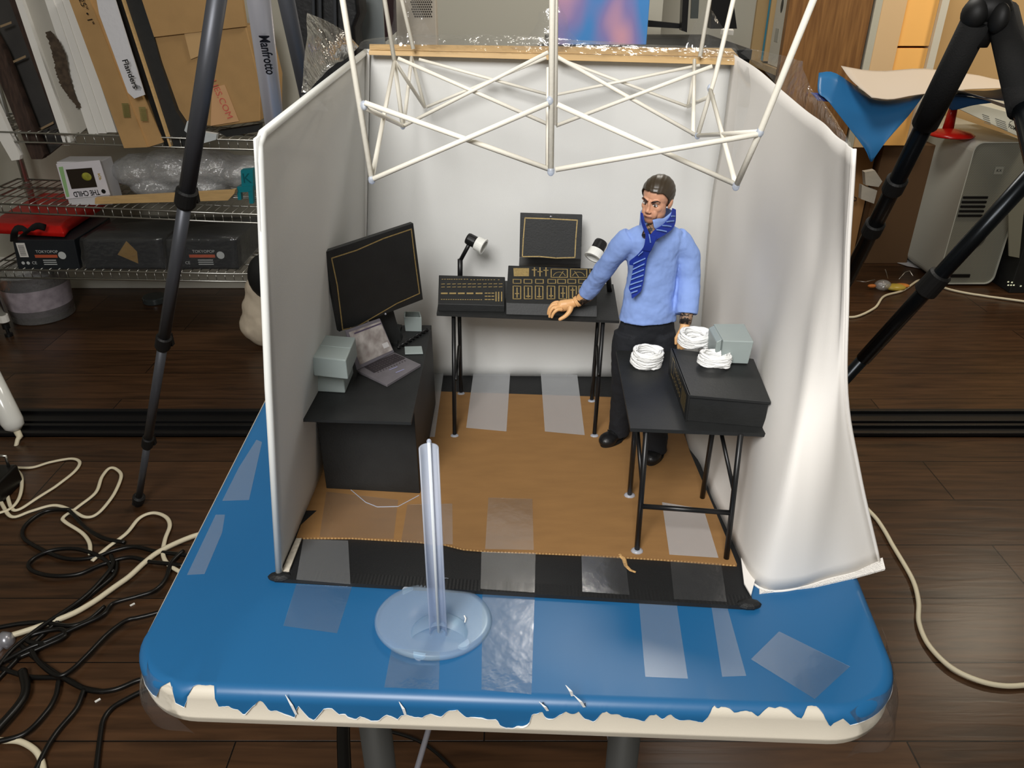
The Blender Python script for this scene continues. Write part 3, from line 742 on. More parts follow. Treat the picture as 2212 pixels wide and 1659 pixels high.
def lamp(name, label, base, elbow, head, hd, r):
    o = thing(name, label, 'lamp', base)
    G().tube([base, elbow], 0.0031, 10).build('post', M['blackm'], o, smooth=True)
    G().tube([elbow - Vector((0, 0, .002)), head - hd * 0.004], 0.0024, 8).build('arm', M['blackm'], o, smooth=True)
    h = hd.normalized()
    G().lathe(head - h * .009, h, [(r * .75, 0), (r * .82, .002), (r * .82, .011), (r * .7, .012)], 20).build('head', M['blackm'], o, smooth=False)
    G().lathe(head + h * .0025, h, [(r * .6, 0), (r, .001), (r, .0095), (r * 1.12, .010), (r * 1.12, .0112), (r * .85, .0114), (r * .8, .004), (.0005, .0035)], 24).build('bulb_rim', M['whitepl'], o, smooth=False)
    return o


lamp('model_desk_lamp', 'tiny black lamp with white rim, bent right behind the small mixer', Vector((V(993, 600, .868).x, .868, ZT)), V(994, 560, .868), V(1024, 522, .866), Vector((.8, -.35, -.32)), .0085)
lamp('model_desk_lamp', 'tiny black lamp with white rim facing left beside the blue sleeve', Vector((V(1318, 612, .86).x, .86, ZT)), V(1312, 575, .858), V(1292, 536, .852), Vector((-.5, -.62, -.72)), .0095)

# ================================================================ LEFT DESK
ZD = 0.85
dk = thing('model_desk', 'miniature black desk with solid pedestal along the left tent wall', 'desk', (-0.14, 0.72, 0.74))
top = [P(645, 905, ZD), P(888, 912, ZD), P(931, 712, ZD), P(745, 690, ZD)]
G().slab([p - Vector((0, 0, .003)) for p in top], (0, 0, .003)).build('desktop', M['black'], dk)
A, B = P(705, 1055), P(907, 1066); A2, B2 = Vector((A.x + .004, .83, .74)), Vector((-.095, .83, .74)); up_ = Vector((0, 0, ZD - .7435))
A2.x = -0.192
g = G(); g.slab([A, B, B2, A2], up_); g.build('pedestal', M['black'], dk, bevel=.0006)
G().tube([P(758, 1058, .7405), P(790, 1085, .7405), P(815, 1095, .7405), P(860, 1094, .7405), P(905, 1070, .7405)], .0004, 5).build('glue_thread', M['frost2'], dk)
# monitor
mq = [V(733, 717, .712), V(914, 647, .785), V(893, 482, .80), V(701, 545, .698)]
mq[2] = Pl(mq[0], mq[1], mq[3]).at(893, 482)
mo = thing('model_monitor', 'large black card monitor with gold outline on the left desk', 'monitor', Vector((-.13, .735, ZD)))
nrm = (mq[1] - mq[0]).cross(mq[3] - mq[0]).normalized()
if nrm.y < 0: nrm = -nrm
G().slab(mq, nrm * .005).build('display', M['black'], mo, bevel=.0005)
pl = Pl(mq[0], mq[1], mq[3]); g = G(); n2 = lambda x, y: (640 + x / 6.9125, 460 + y / 6.9125)
stroke(g, pl, [n2(525, 675), n2(900, 555), n2(1300, 380), n2(1715, 240), n2(1770, 700), n2(1838, 1200), n2(1500, 1350), (770, 706), (740, 712), n2(610, 1080)], .0013, closed=True)
g.build('painted_outline', M['gold'], mo)
G().ell(pl.at(832, 678, .0005), (.0012, .0006, .0012), seg=8, rg=6).build('power_dot', M['silver'], mo)
st = [V(805, 690, .755), V(855, 668, .773)]
G().hexa([Vector((st[0].x, .762, ZD)), Vector((st[1].x + .003, .778, ZD)), Vector((st[1].x + .003, .790, ZD)), Vector((st[0].x, .776, ZD))], [st[0] + nrm * .006, st[1] + nrm * .006, st[1] + nrm * .012, st[0] + nrm * .012]).build('stand', M['black'], mo)
g = G(); g.slab([P(790, 735, ZD + .0002), P(858, 748, ZD + .0002), P(868, 706, ZD + .0002), P(808, 698, ZD + .0002)], (0, 0, .003)); g.build('foot', M['black'], mo)
# laptop
lq = [P(771, 800, ZD + .003), P(836, 831, ZD + .003), P(909, 787, ZD + .003), P(852, 761, ZD + .003)]
lt = thing('model_laptop', 'small open silver and black laptop with lit grey screen on the left desk', 'laptop', (lq[0] + lq[2]) / 2 - Vector((0, 0, .003)))
g = G(); g.slab([p - Vector((0, 0, .0028)) for p in lq], (0, 0, .0028)); g.build('keyboard_base', mat('dark_silver', (104, 100, 104), .4, nz=.1, ns=80), lt, bevel=.0004)
pl = Pl(lq[0], lq[1], lq[2])


def quadp(pl, pts, m, name, par, lift=.0003): return G().face([pl.at(a, b, lift) for a, b in pts]).build(name, m, par)


quadp(pl, [(784, 792), (808, 806), (876, 774), (853, 764)], mat('dark_keys', (48, 43, 46), .6, nz=.5, ns=900), 'key_field', lt)
kg = G(); n3 = lambda x, y: (640 + x / 6.9125, 660 + y / 6.9125)
for i in range(11):
    for j in range(5):
        x = 1090 + i * 40 + j * 32; y = 915 - i * 17 + j * 21
        kg.face([pl.at(*n3(x + dx, y + dy), .0006) for dx, dy in ((-12, 0), (4, 9), (20, 1), (4, -8))])
kg.build('keys', mat('key_caps', (66, 60, 64), .5), lt)
stroke_g = G(); stroke(stroke_g, pl, [n3(1395, 962), n3(1505, 918)], .0012); stroke(stroke_g, pl, [n3(1492, 1003), n3(1605, 957)], .0012); stroke_g.build('touchpad_buttons', mat('bluish_silver', (150, 152, 190), .35), lt)
sq = [P(771, 800, ZD + .003), P(852, 761, ZD + .003), V(821, 688, .748), V(747, 714, .704)]
sq[2] = Pl(sq[0], sq[1], sq[3]).at(821, 688)
nn = (sq[1] - sq[0]).cross(sq[3] - sq[0]).normalized(); nn = nn if nn.y > 0 else -nn
G().slab(sq, nn * .002).build('screen_lid', mat('silver_lid', (128, 124, 132), .35, metal=.3), lt, bevel=.0004)
pl = Pl(sq[0], sq[1], sq[3])
quadp(pl, [(777, 788), (848, 756), (821, 694), (753, 718)], mat('screen_image', (196, 190, 186), .4, ns=90, rgb2=(140, 130, 126)), 'screen', lt)
quadp(pl, [(764, 719), (822, 697), (823, 700), (765, 722)], mat('screen_bar', (88, 78, 100), .4), 'title_bar', lt, .0005)
quadp(pl, [(824, 743), (836, 738), (841, 748), (829, 753)], mat('screen_patch', (214, 212, 212), .4), 'window_patch', lt, .0005)
# boxes: lid box on its body
dz = Vector((0, 0, 1))


def pbox(name, m, par, q, ztop, zbot, grow=0.0, bev=.0015):
    b4 = [Vector((p.x, p.y, zbot)) for p in q]; c = sum(b4, Vector()) / 4
    t4 = [Vector((p.x, p.y, ztop)) for p in q]
    b4 = [c + (p - c) * (1 - grow) for p in b4]
    return G().hexa(b4, t4).build(name, m, par, bevel=bev, seg=3)


zl = ZD + .047
lidq = [P(672, 770, zl), P(747, 778, zl), P(768, 728, zl), P(692, 722, zl)]
bx = thing('lidded_box', 'gray lidded box stacked at the front of the left desk', 'box', Vector((lidq[0].x + .025, lidq[0].y + .02, ZD)))
bq = [P(678, 846, ZD), P(746, 850, ZD), P(764, 806, ZD), P(700, 800, ZD)]
pbox('box_body', M['ltgray'], bx, [Vector((p.x, p.y, 0)) for p in bq], ZD + .03, ZD)
pbox('lid', M['ltgray'], bx, [Vector((p.x, p.y, 0)) for p in lidq], zl, ZD + .0262)
g = G(); ctr = sum(lidq, Vector()) / 4; fm = [c + (c - ctr) * .01 for c in lidq]
q0, q1 = fm[0].lerp(fm[3], .5), fm[1].lerp(fm[2], .5)
g.tube([q0 + dz * .0001, q1 + dz * .0001], .0006, 6); g.build('lid_crease', M['ltgray'], bx)
# pen cup
cq = [P(875, 714, ZD), P(909, 714, ZD), P(907, 697, ZD), P(876, 697, ZD)]
ct = [V(872, 684, cq[0].y + .0005) for _ in (0,)]
z2 = ZD + .018
cup = thing('pen_cup', 'small open square gray cup at the back corner of the left desk', 'cup', (cq[0] + cq[2]) / 2)
t4 = [P(872, 685, z2), P(911, 686, z2), P(907, 673, z2), P(873, 672, z2)]; cc_ = sum(t4, Vector()) / 4
g = G(); i4 = [cc_ + (p - cc_) * .84 for p in t4]; i0 = [Vector((p.x, p.y, ZD + .003)) for p in i4]; b4 = [Vector((p.x, p.y, ZD)) for p in t4]; cb_ = sum(b4, Vector()) / 4; b4 = [cb_ + (p - cb_) * .92 for p in b4]
g.loft([b4, t4, i4, i0], 0, True); g.build('cup_wall', M['ltgray'], cup, bevel=.0006)
nb = G().slab([P(875, 766, ZD + .0005), P(914, 765, ZD + .0005), P(911, 750, ZD + .0005), P(874, 751, ZD + .0005)], (0, 0, .0015)).build('notepad', M['ltgray'], bevel=.0003); tag(nb, 'thin flat gray card lying beside the laptop on the left desk', 'card')
g = G(); a_, b_ = P(858, 752, ZD + .002), P(925, 711, ZD + .002); n_ = 40
pts = [a_.lerp(b_, i / n_) + Vector((math.sin(i * 1.4) * .0022, 0, .0012 * math.cos(i * 1.4))) for i in range(n_ + 1)]
tag(g.tube(pts, .0012, 6).build('coiled_cable', M['blackm'], smooth=True), 'tiny black coiled cable lying at the right edge of the left desk', 'cable')

# ================================================================ RIGHT TABLE
ZR = 0.866
r2 = thing('model_table', 'miniature black folding table at the right cloth wall carrying cord coils', 'table', (0.17, 0.62, 0.74))
tq = [P(1362, 925, ZR), P(1668, 937, ZR), P(1626, 762, ZR), P(1331, 757, ZR)]
G().slab([p - Vector((0, 0, .0035)) for p in tq], (0, 0, .0035)).build('tabletop', M['black'], r2)
fl1, fr1, bl1, br1 = P(1376, 1190), P(1569, 1206), P(1360, 1070), P(1517, 1075)
zt_ = ZR - .002
ftl, ftr, btl, btr = P(1397, 925, zt_), P(1600, 937, zt_), P(1375, 860, zt_), P(1548, 880, zt_)
btl = V(1371, 930, .615); btr = V(1539, 934, .615); btl.z = zt_; btr.z = zt_
for t_, b_ in ((ftl, fl1), (ftr, fr1), (btl, bl1), (btr, br1)): G().tube([t_, b_], .0026, 8).build('leg', M['blackm'], r2, smooth=True)
lp_ = lambda a, b, t: a.lerp(b, t)
G().tube([lp_(ftl, fl1, .62), lp_(ftr, fr1, .62)], .0024, 8).build('crossbar', M['blackm'], r2, smooth=True)
G().tube([lp_(btl, bl1, .24), lp_(btr, br1, .24)], .0024, 8).build('crossbar', M['blackm'], r2, smooth=True)
G().tube([lp_(btl, bl1, .12), lp_(ftl, fl1, .45)], .002, 8).build('folding_brace', M['blackm'], r2, smooth=True)
G().tube([lp_(btr, br1, .05), lp_(ftr, fr1, .45)], .002, 8).build('folding_brace', M['blackm'], r2, smooth=True)
for p in (fl1, bl1): G().ell(p, (.006, .005, .0025), seg=10, rg=6).build('glue_blob', M['frost2'], r2, smooth=True)
# black amplifier box
zb2 = ZR + .027
bt = [P(1488, 853, zb2), P(1666, 868, zb2), P(1628, 775, zb2), P(1450, 752, zb2)]
am = thing('amplifier_box', 'flat black card box with gold circles on its side, on the right table', 'box', Vector((sum(p.x for p in bt) / 4, sum(p.y for p in bt) / 4, ZR)))
g = G(); g.slab([p - dz * .003 for p in bt], dz * .003); g.build('lid', M['black'], am, bevel=.0005)
fb = [P(1478, 893, ZR), P(1652, 905, ZR), P(1632, 800, ZR), P(1444, 790, ZR)]
tt = [Vector((p.x, p.y, zb2 - .003)) for p in bt]; cc_ = sum(tt, Vector()) / 4; tt = [cc_ + (p - cc_) * .96 for p in tt]
g = G(); g.hexa([Vector((p.x, p.y, ZR)) for p in tt], tt); g.build('box_body', M['black'], am, bevel=.0004)
sp = [bt[0], Vector((bt[0].x, bt[0].y, ZR + .0002)), Vector((bt[3].x, bt[3].y, ZR + .0002)), bt[3]]
g = G(); g.slab([p + Vector((-.0002, 0, 0)) for p in sp], (.0015, .0003, 0)); g.build('side_panel', M['black'], am)
a3, b3, c3 = sp[2], sp[1], sp[0]   # side face: u along depth (rear->front), v up
uu = (sp[1] - sp[2]); vv = Vector((0, 0, zb2 - ZR))


def sf(u, v): return sp[2] + uu * u + vv * v + Vector((-.0008, 0, 0))


g = G()
for k in range(5):
    for v in (.36, .72):
        c_ = (.36 + k * .075, v); ring_ = [sf(c_[0] + .026 * math.cos(t), c_[1] + .10 * math.sin(t)) for t in [i * math.pi / 5 for i in range(10)]]
        in_ = [sf(c_[0] + .017 * math.cos(t), c_[1] + .065 * math.sin(t)) for t in [i * math.pi / 5 for i in range(10)]]
        g.loft([ring_, in_], 0, False)
for k in range(8):
    u = .73 + k * .028; g.face([sf(u, .2), sf(u + .009, .2), sf(u + .009, .85), sf(u, .85)])
for (u0, u1, v0, v1) in ((.16, .30, .88, .93), (.16, .30, .25, .30), (.16, .17, .25, .93), (.29, .30, .25, .93)): g.face([sf(u0, v0), sf(u1, v0), sf(u1, v1), sf(u0, v1)])
g.build('painted_marks', M['gold'], am)
# gray box
gz = zb2 + .001; gq = [P(1563, 777, gz), P(1621, 782, gz), P(1612, 752, gz), P(1545, 748, gz)]
zt3 = gz + .024
gt = [P(1562, 736, zt3), P(1629, 738, zt3), P(1608, 699, zt3), P(1541, 699, zt3)]
gb = thing('gray_box', 'plain bluish gray box on the black box at the right cloth wall', 'box', Vector((sum(p.x for p in gt) / 4, sum(p.y for p in gt) / 4, gz)))
b4 = [Vector((p.x, p.y, gz)) for p in gt]; cg = sum(b4, Vector()) / 4; b4 = [cg + (p - cg) * .9 for p in b4]
G().hexa(b4, gt).build('box_shell', M['ltgray'], gb, bevel=.001)
gs = [gt[0].lerp(gt[3], .08), gt[0].lerp(gt[3], .92), b4[3].lerp(b4[0], .1), b4[0].lerp(b4[3], .12)]
G().hexa([gs[3], gs[0], gs[1], gs[2]], [p + Vector((-.005, 0, -.001)) for p in (gs[3], gs[0] + Vector((0, 0, -.002)), gs[1] + Vector((0, 0, -.002)), gs[2])]).build('box_lid', M['ltgray'], gb, bevel=.001)


def coil(label, c, rx, ry, h, tilt, turns, seed, base_z):
    rnd = random.Random(seed); pts = []; N = turns * 26; T = Matrix.Rotation(tilt[0], 3, 'X') @ Matrix.Rotation(tilt[1], 3, 'Y')
    for i in range(N):
        t = i / 26; a = t * 2 * math.pi + 0.3; k = t / turns
        lay = 2 * abs((t * 0.31) % 1 - 0.5); rr = 1 - 0.26 * ((t * 0.77) % 1) + 0.02 * math.sin(a * 3 + seed)
        z = h * lay + 0.0012 * math.sin(a * 2 + t * 2.1)
        p = Vector((rx * rr * math.cos(a), ry * rr * math.sin(a), z)); pts.append(p)
    o = G().tube([T @ p for p in pts], 0.00115, 6)
    mz = min(v.z for v in o.v); o.v = [v + Vector((c.x, c.y, base_z - mz)) for v in o.v]
    return tag(o.build('cord_coil', M['cord'], smooth=True), label, 'cord', 'coils of white cord on the right table')


coil('thick white cord coil on the black tabletop, leftmost of the three', P(1394, 790, ZR), .0155, .0125, .0145, (.12, .1), 42, 1, ZR)
coil('white cord coil at the back of the black box, topmost in view', P(1497, 745, zb2), .0155, .0125, .0105, (.1, .06), 32, 2, zb2)
coil('white cord coil near the middle of the black box top, beside the gray box', P(1540, 792, zb2), .0150, .0105, .009, (-.05, .12), 30, 3, zb2)

# ================================================================ TRANSLUCENT DOLL STAND
sd = thing('doll_stand', 'translucent plastic doll stand with round foot and upright post on blue paper', 'doll stand', P(935, 1345, TZ + .0012))
c = P(937, 1336, TZ + .0042); tl_ = (Matrix.Rotation(R_(-2), 3, 'X') @ Matrix.Rotation(R_(3), 3, 'Y'))
ax = tl_ @ Vector((0, 0, 1)); xx, yy, _ = frame(ax)
rx_, ry_ = .0483, .0425


def er(k, h, n=64): return [c + tl_ @ Vector((rx_ * k * math.cos(t), ry_ * k * math.sin(t), h)) for t in [2 * math.pi * i / n for i in range(n)]]


g = G(); g.loft([er(1.0, -.0035), er(1.0, 0), er(.985, .0009), er(.90, .0011), er(.5, .0014), er(.02, .0015)], 0, False, True)
g.build('foot_disc', M['frost'], sd, smooth=True, solid=.0006)
g = G(); g.loft([er(1.004, -.0037), er(1.018, -.003), er(1.018, -.0005), er(1.0, .001)], 0, False); g.build('rim', M['frost'], sd, smooth=True)
for px, py in ((882, 1279), (962, 1262), (907, 1414), (1000, 1392)):
    p = P(px, py, TZ + .002); dn = (p - c); dn.z = 0; dn.normalize(); sx_ = Vector((-dn.y, dn.x, 0))
    pts = [p + sx_ * (.0052 * math.cos(t)) + dn * (.0055 * math.sin(t)) for t in [math.pi * i / 8 for i in range(9)]]
    G().slab([q_ + Vector((0, 0, -.0005)) for q_ in pts], (0, 0, .003)).build('tab', M['frost2'], sd)
pb = P(947, 1372, TZ + .005); pt = V(926, 968, pb.y + .008); ax = (pt - pb).normalized(); fx, fy, _ = frame(ax)
g = G(); half = [];
for (k, t) in ((pb, 0), (pt, 1)):
    half.append([k + Vector((math.cos(R_(a)), -0.0, 0)) * .0068 + Vector((0, 1, 0)) * 0 if False else k + Vector((.0066 * math.cos(R_(a)), .0066 * math.sin(R_(a)), 0)) for a in range(-10, 191, 15)])
g.grid(half); g.build('post', M['frost2'], sd, smooth=True, solid=.0012)
G().tube([pb + Vector((0, .003, 0)), pt + Vector((0, .003, .003))], .0013, 8).build('post_rib', mat('white_translucent', (226, 232, 236), .3, alpha=.9), sd, smooth=True)
G().ell(pt + Vector((0, .004, .003)), (.0018, .0018, .0022), seg=10, rg=8).build('post_tip', M['frost2'], sd, smooth=True)
g = G(); rows = []
for j in range(7):
    a = R_(90 * j / 6); rows.append([c + Vector((.006 + .0235 * math.cos(t) * math.cos(a) , -.017 + (.021) * math.sin(t) * math.cos(a), .0012 + .0085 * math.sin(a))) for t in [R_(x) for x in range(-20, 201, 11)]])
g.grid(rows); g.build('post_socket', M['frost'], sd, smooth=True)
G().tube([P(1003, 1330, TZ + .0065), P(1006, 1336, TZ + .0065), P(1004, 1344, TZ + .0065)], .0006, 6).build('glue_trace', M['cord'], sd)

# ================================================================ ACTION FIGURE
def skin_mat(name):
    m = mat(name, (206, 156, 126), 0.42); nt = m.node_tree; N = nt.nodes; L = nt.links; b = N['Principled BSDF']
    tc = N.new('ShaderNodeTexCoord'); sp = N.new('ShaderNodeSeparateXYZ'); L.new(tc.outputs['Object'], sp.inputs[0])
    r = N.new('ShaderNodeValToRGB'); mr = N.new('ShaderNodeMath'); mr.operation = 'MULTIPLY_ADD'; mr.inputs[1].default_value = 3.0; mr.inputs[2].default_value = 0.0
    L.new(sp.outputs['Z'], mr.inputs[0]); L.new(mr.outputs[0], r.inputs[0])
    e = r.color_ramp.elements; e[0].position = 0.0; e[0].color = lin((222, 172, 118)) + (1,)
    e[1].position = 0.70; e[1].color = lin((222, 172, 118)) + (1,)
    for p, c in ((0.7005, (190, 140, 112)), (0.792, (176, 126, 100)), (0.808, (208, 154, 124)), (0.9, (208, 154, 124))):
        k = e.new(p); k.color = lin(c) + (1,)
    L.new(r.outputs[0], b.inputs['Base Color'])
    return m


fig = thing('action_figure', 'toy man figure in light blue shirt, striped tie and black trousers, right arm stretched out', 'action figure', Vector((0.14, 0.735, 0.74)))
Hc = V(1418, 433, 0.728)
a_ = R_(36)
f_ = Vector((-math.sin(a_), -math.cos(a_), -0.10)).normalized(); u_ = Vector((0.14, 0.06, 1)); u_ = (u_ - f_ * u_.dot(f_)).normalized(); r_ = u_.cross(f_).normalized() * -1
HM = Matrix((r_, f_, u_)).transposed()
mm = 0.001


def hp(x, y, z): return Hc + HM @ Vector((x, y, z)) * mm


def he(g, c, r, rot=None, m=0, seg=20, rg=14):
    R0 = HM if rot is None else HM @ rot
    g.ell(hp(*c), [q * mm for q in r], R0, seg, rg, m)


g = G()
he(g, (0, -2.5, 7), (13.6, 16.5, 14.6)); he(g, (0, 3.5, -4), (11.4, 11.5, 14.5)); he(g, (0, 9.5, -15.2), (5.6, 5.2, 5.0))
for s in (-1, 1):
    he(g, (7.0 * s, 3.0, -10), (4.2, 8, 6.5)); he(g, (6.4 * s, 8.8, -3.2), (4.0, 4.4, 4.0)); he(g, (4.8 * s, 12.3, 4.2), (4.8, 2.6, 1.9)); he(g, (1.7 * s, 16.0, -6.2), (1.5, 1.9, 1.3))
    he(g, (13.4 * s, -3, -1.2), (1.9, 3.3, 5.4), Matrix.Rotation(0.2 * s, 3, 'Y')); he(g, (4.6 * s, 12.2, -8.5), (3.4, 2.6, 5))
he(g, (0, 14.2, 0.3), (1.9, 2.8, 5.0)); he(g, (0, 16.8, -5.0), (2.0, 2.4, 2.0)); g.hexa([hp(-2.3, 14, -6), hp(2.3, 14, -6), hp(1.6, 18.4, -5.6), hp(-1.6, 18.4, -5.6)], [hp(-1.3, 12, 4), hp(1.3, 12, 4), hp(.9, 15.2, 3), hp(-.9, 15.2, 3)])
he(g, (0, 13.8, -10.4), (4.4, 2.2, 1.3)); he(g, (0, 13.2, -12.9), (3.7, 2.2, 1.3))
g.tube([hp(0, -2, -8), V(1417, 490, .735), V(1413, 520, .736)], [.0085, .008, .010], 18)
# trunk, arms (inside the clothes) and hands belong to one continuous body
g.tube([V(1413, 512, .736), V(1405, 600, .736), V(1398, 700, .738)], [.014, .013, .016], 16)
W = V(1247, 651, .776)
sL = [V(1375, 520, .736), V(1346, 542, .738), V(1303, 592, .756), W]
g.tube(sL, [.006, .0055, .0052, .0048], 14)
sR = [V(1450, 524, .738), V(1478, 540, .742), V(1492, 612, .738), V(1481, 690, .720), V(1478, 712, .716)]
g.tube(sR, [.006, .006, .006, .0052, .005], 14)
for A_, B_ in (((1366, 700, .738), (1340, 930, .747)), ((1425, 700, .738), (1412, 970, .712))): g.tube([V(*A_), V(*B_)], [.012, .008], 12)
# outstretched hand
g.tube([V(1248, 651, .776), V(1238, 655, .776), V(1225, 659, .776), V(1212, 661, .776), V(1206, 662, .776)], [.0046, .0050, .0066, .0066, .005], 16, flat=0.8, up=Vector((0, 1, 0)))
for pts, rr in (([(1214, 668, .769), (1204, 669, .767), (1196, 676, .766), (1192, 685, .766)], .0021), ([(1212, 663, .773), (1197, 664, .771), (1189, 673, .770), (1187, 684, .770)], .0021), ([(1212, 658, .778), (1196, 658, .777), (1187, 666, .776), (1184, 678, .776)], .0020), ([(1214, 654, .783), (1200, 653, .783), (1191, 659, .782), (1187, 668, .782)], .0018)):
    q = catmull([V(*p) for p in pts], 9); g.tube(q, [rr * (1.15 - .045 * i) for i in range(10)], 10); g.ell(q[-1], rr * .75, seg=10, rg=8)
q = catmull([V(1233, 662, .768), V(1230, 673, .765), V(1221, 683, .763), V(1209, 690, .762)], 9); g.tube(q, [.0036, .0034, .0031, .0028, .0026, .0025, .0023, .0022, .0021, .0019], 10); g.ell(q[-1], .0017, seg=10, rg=8)
# resting hand, mostly behind the coils
hb = V(1477, 716, .715); g.ell(hb, (.0055, .004, .008), seg=14, rg=10)
for k in range(4): g.tube([hb + Vector((-.0045 + .003 * k, 0, -.004)), hb + Vector((-.005 + .0032 * k, -.002, -.013)), hb + Vector((-.004 + .003 * k, -.004, -.019 + .001 * abs(k - 1)))], [.002, .0019, .0014], 8)
g.tube([hb + Vector((-.004, -.002, .001)), hb + Vector((-.008, -.004, -.006)), hb + Vector((-.008, -.006, -.012))], [.0024, .002, .0015], 8)
g.build('body', skin_mat('figure_skin'), fig, smooth=True, remesh=0.0006, smo=3)
# eyes, brows, mouth paint
for s in (-1, 1):
    g = G(); he(g, (5.0 * s, 12.9, 0.6), (2.7, 1.5, 1.35)); g.build('eye', M['white'], fig, smooth=True)
    g = G(); he(g, (5.0 * s - .5, 14.0, 0.5), (1.0, .65, 1.15)); g.build('iris', mat('iris_brown', (70, 52, 40), .3), fig, smooth=True)
    g = G(); pts = [hp(2.0 * s, 15.0, 3.2), hp(4.4 * s, 15.1, 4.3), hp(7.2 * s, 13.9, 5.2), hp(9.6 * s, 11.8, 3.9)]
    g.tube(catmull(pts, 10), [.0005, .0007, .0009, .001, .001, .0009, .0008, .0008, .0007, .0006, .0004], 8); g.build('eyebrow', mat('eyebrow_brown', (44, 26, 20), .5), fig, smooth=True)
    g = G(); g.tube(catmull([hp(2.6 * s, 14.0, 1.0), hp(5 * s, 14.4, 2.0), hp(7.8 * s, 12.8, .8)], 6), .00035, 6); g.build('eyelid_line', mat('lash_brown', (60, 36, 28), .5), fig)
g = G(); g.tube(catmull([hp(-3.8, 14.6, -11.7), hp(0, 16.1, -11.5), hp(3.8, 14.6, -11.7)], 8), .0004, 6); g.build('mouth_line', mat('lip_line', (110, 62, 50), .5), fig)


def hair_keep(p):
    x, y, z = p
    if y > 9: return z > 13.4 - 0.10 * abs(x - 2)
    if y > 4: return z > 11.8 - (9 - y) * 1.1
    if y > -1.0: return z > -3.0 + (y + 1) * 1.9
    return z > -1 - min(9, (-1 - y) * 1.3)


seg, rg = 96, 72; c0 = (0, -2.8, 7.6); rad = (14.7, 17.8, 15.8); vs = []; idx = {}
g = G(); keep = []
P2 = lambda i, j: (rad[0] * math.cos(-math.pi / 2 + math.pi * j / rg) * math.cos(2 * math.pi * i / seg) + c0[0], rad[1] * math.cos(-math.pi / 2 + math.pi * j / rg) * math.sin(2 * math.pi * i / seg) + c0[1], rad[2] * math.sin(-math.pi / 2 + math.pi * j / rg) + c0[2])
for j in range(rg):
    for i in range(seg):
        q = [P2(i, j), P2(i + 1, j), P2(i + 1, j + 1), P2(i, j + 1)]
        m_ = [sum(k[t] for k in q) / 4 for t in range(3)]
        if hair_keep(m_):
            out = []
            for (x, y, z) in q:
                th = math.atan2(x + 4, z + 4); gr = 0.13 * math.sin(th * 34 + y * 0.35 + 1.5 * noise.noise(Vector((x, y, z)) * .15)) + (0.9 if y > 8 and z < 16 else 0) * max(0, (y - 8) / 8)
                n_ = Vector((x - c0[0], y - c0[1], z - c0[2])).normalized() * gr
                out.append(hp(x + n_.x, y + n_.y, z + n_.z))
            g.face(out)
g.build('hair', mat('painted_brown_hair', (54, 44, 31), .38, spec=.55), fig, smooth=True, weld=True, solid=.0012)

# clothes
CLOTH = mat('light_blue_shirt', (136, 163, 222), .85, bump=.1, bs=1500, nz=.02, ns=60)
g = G(); rings = []
for (px, py, hw, dp, yy) in ((1422, 482, 28, .0092, .735), (1418, 490, 46, .012, .7355), (1414, 500, 60, .0145, .736), (1411, 516, 66, .0175, .7365), (1410, 545, 58, .0190, .737), (1408, 590, 52, .0185, .737), (1402, 640, 55, .0185, .737), (1400, 665, 59, .0195, .7375), (1398, 690, 62, .0205, .738)):
    c = V(px, py, yy); s = (c.y * cT - (c.z - CZ) * sT) / F
    rings.append([c + Vector((hw * s * math.cos(t), dp * math.sin(t) * (1.0 + .04 * math.cos(3 * t)), -.002 * math.sin(t))) for t in [2 * math.pi * k / 28 for k in range(28)]])
g.loft(rings)
sl = catmull([V(1366, 513, .735), V(1341, 535, .738), V(1313, 570, .748), V(1290, 603, .760), V(1266, 636, .772)], 12)
g.tube(sl, [.0115, .0128, .0128, .0120, .0112, .0108, .0104, .0102, .0100, .0098, .0094, .0092, .0090], 20)
sl = catmull([V(1458, 514, .739), V(1482, 545, .742), V(1488, 598, .740), V(1485, 648, .730), V(1483, 679, .723)], 12)
g.tube(sl, [.0120, .0128, .0130, .0128, .0126, .0124, .0122, .0122, .0121, .0120, .0118, .0117, .0114], 20)
g.build('shirt', CLOTH, fig, smooth=True, remesh=.0011, smo=3, disp=(.0028, .014))
# undersuit seen at wrists and throat
CAMO = mat('dark_patterned_suit', (38, 32, 28), .6, ns=260, rgb2=(150, 120, 96)); CAMO.node_tree.nodes['Color Ramp'].color_ramp.elements[0].position = .5; CAMO.node_tree.nodes['Color Ramp'].color_ramp.elements[1].position = .56
G().tube([V(1274, 634, .772), V(1253, 647, .776)], [.0074, .0070], 16).build('undersuit_cuff', CAMO, fig, smooth=True)
G().tube([V(1484, 672, .723), V(1480, 700, .718)], [.0068, .006], 16).build('undersuit_cuff', CAMO, fig, smooth=True)
G().tube([V(1409, 492, .722), V(1405, 510, .715)], [.0070, .0085], 16).build('undersuit_neck', CAMO, fig, smooth=True)
G().lathe(V(1249, 650, .776), V(1240, 655, .776) - V(1254, 647, .776), [(.0060, -.001), (.0064, .0004), (.0064, .0012), (.0057, .0018), (.0062, .0026), (.0056, .0036)], 18).build('wrist_joint', mat('hand_skin', (222, 172, 118), .42), fig, smooth=True)


def ribbon(pairs, yoff=0.0, n=14): 
    A_ = catmull([V(*p[0]) + Vector((0, yoff, 0)) for p in pairs], n); B_ = catmull([V(*p[1]) + Vector((0, yoff, 0)) for p in pairs], n)
    return [[a, a.lerp(b, .33), a.lerp(b, .67), b] for a, b in zip(A_, B_)]


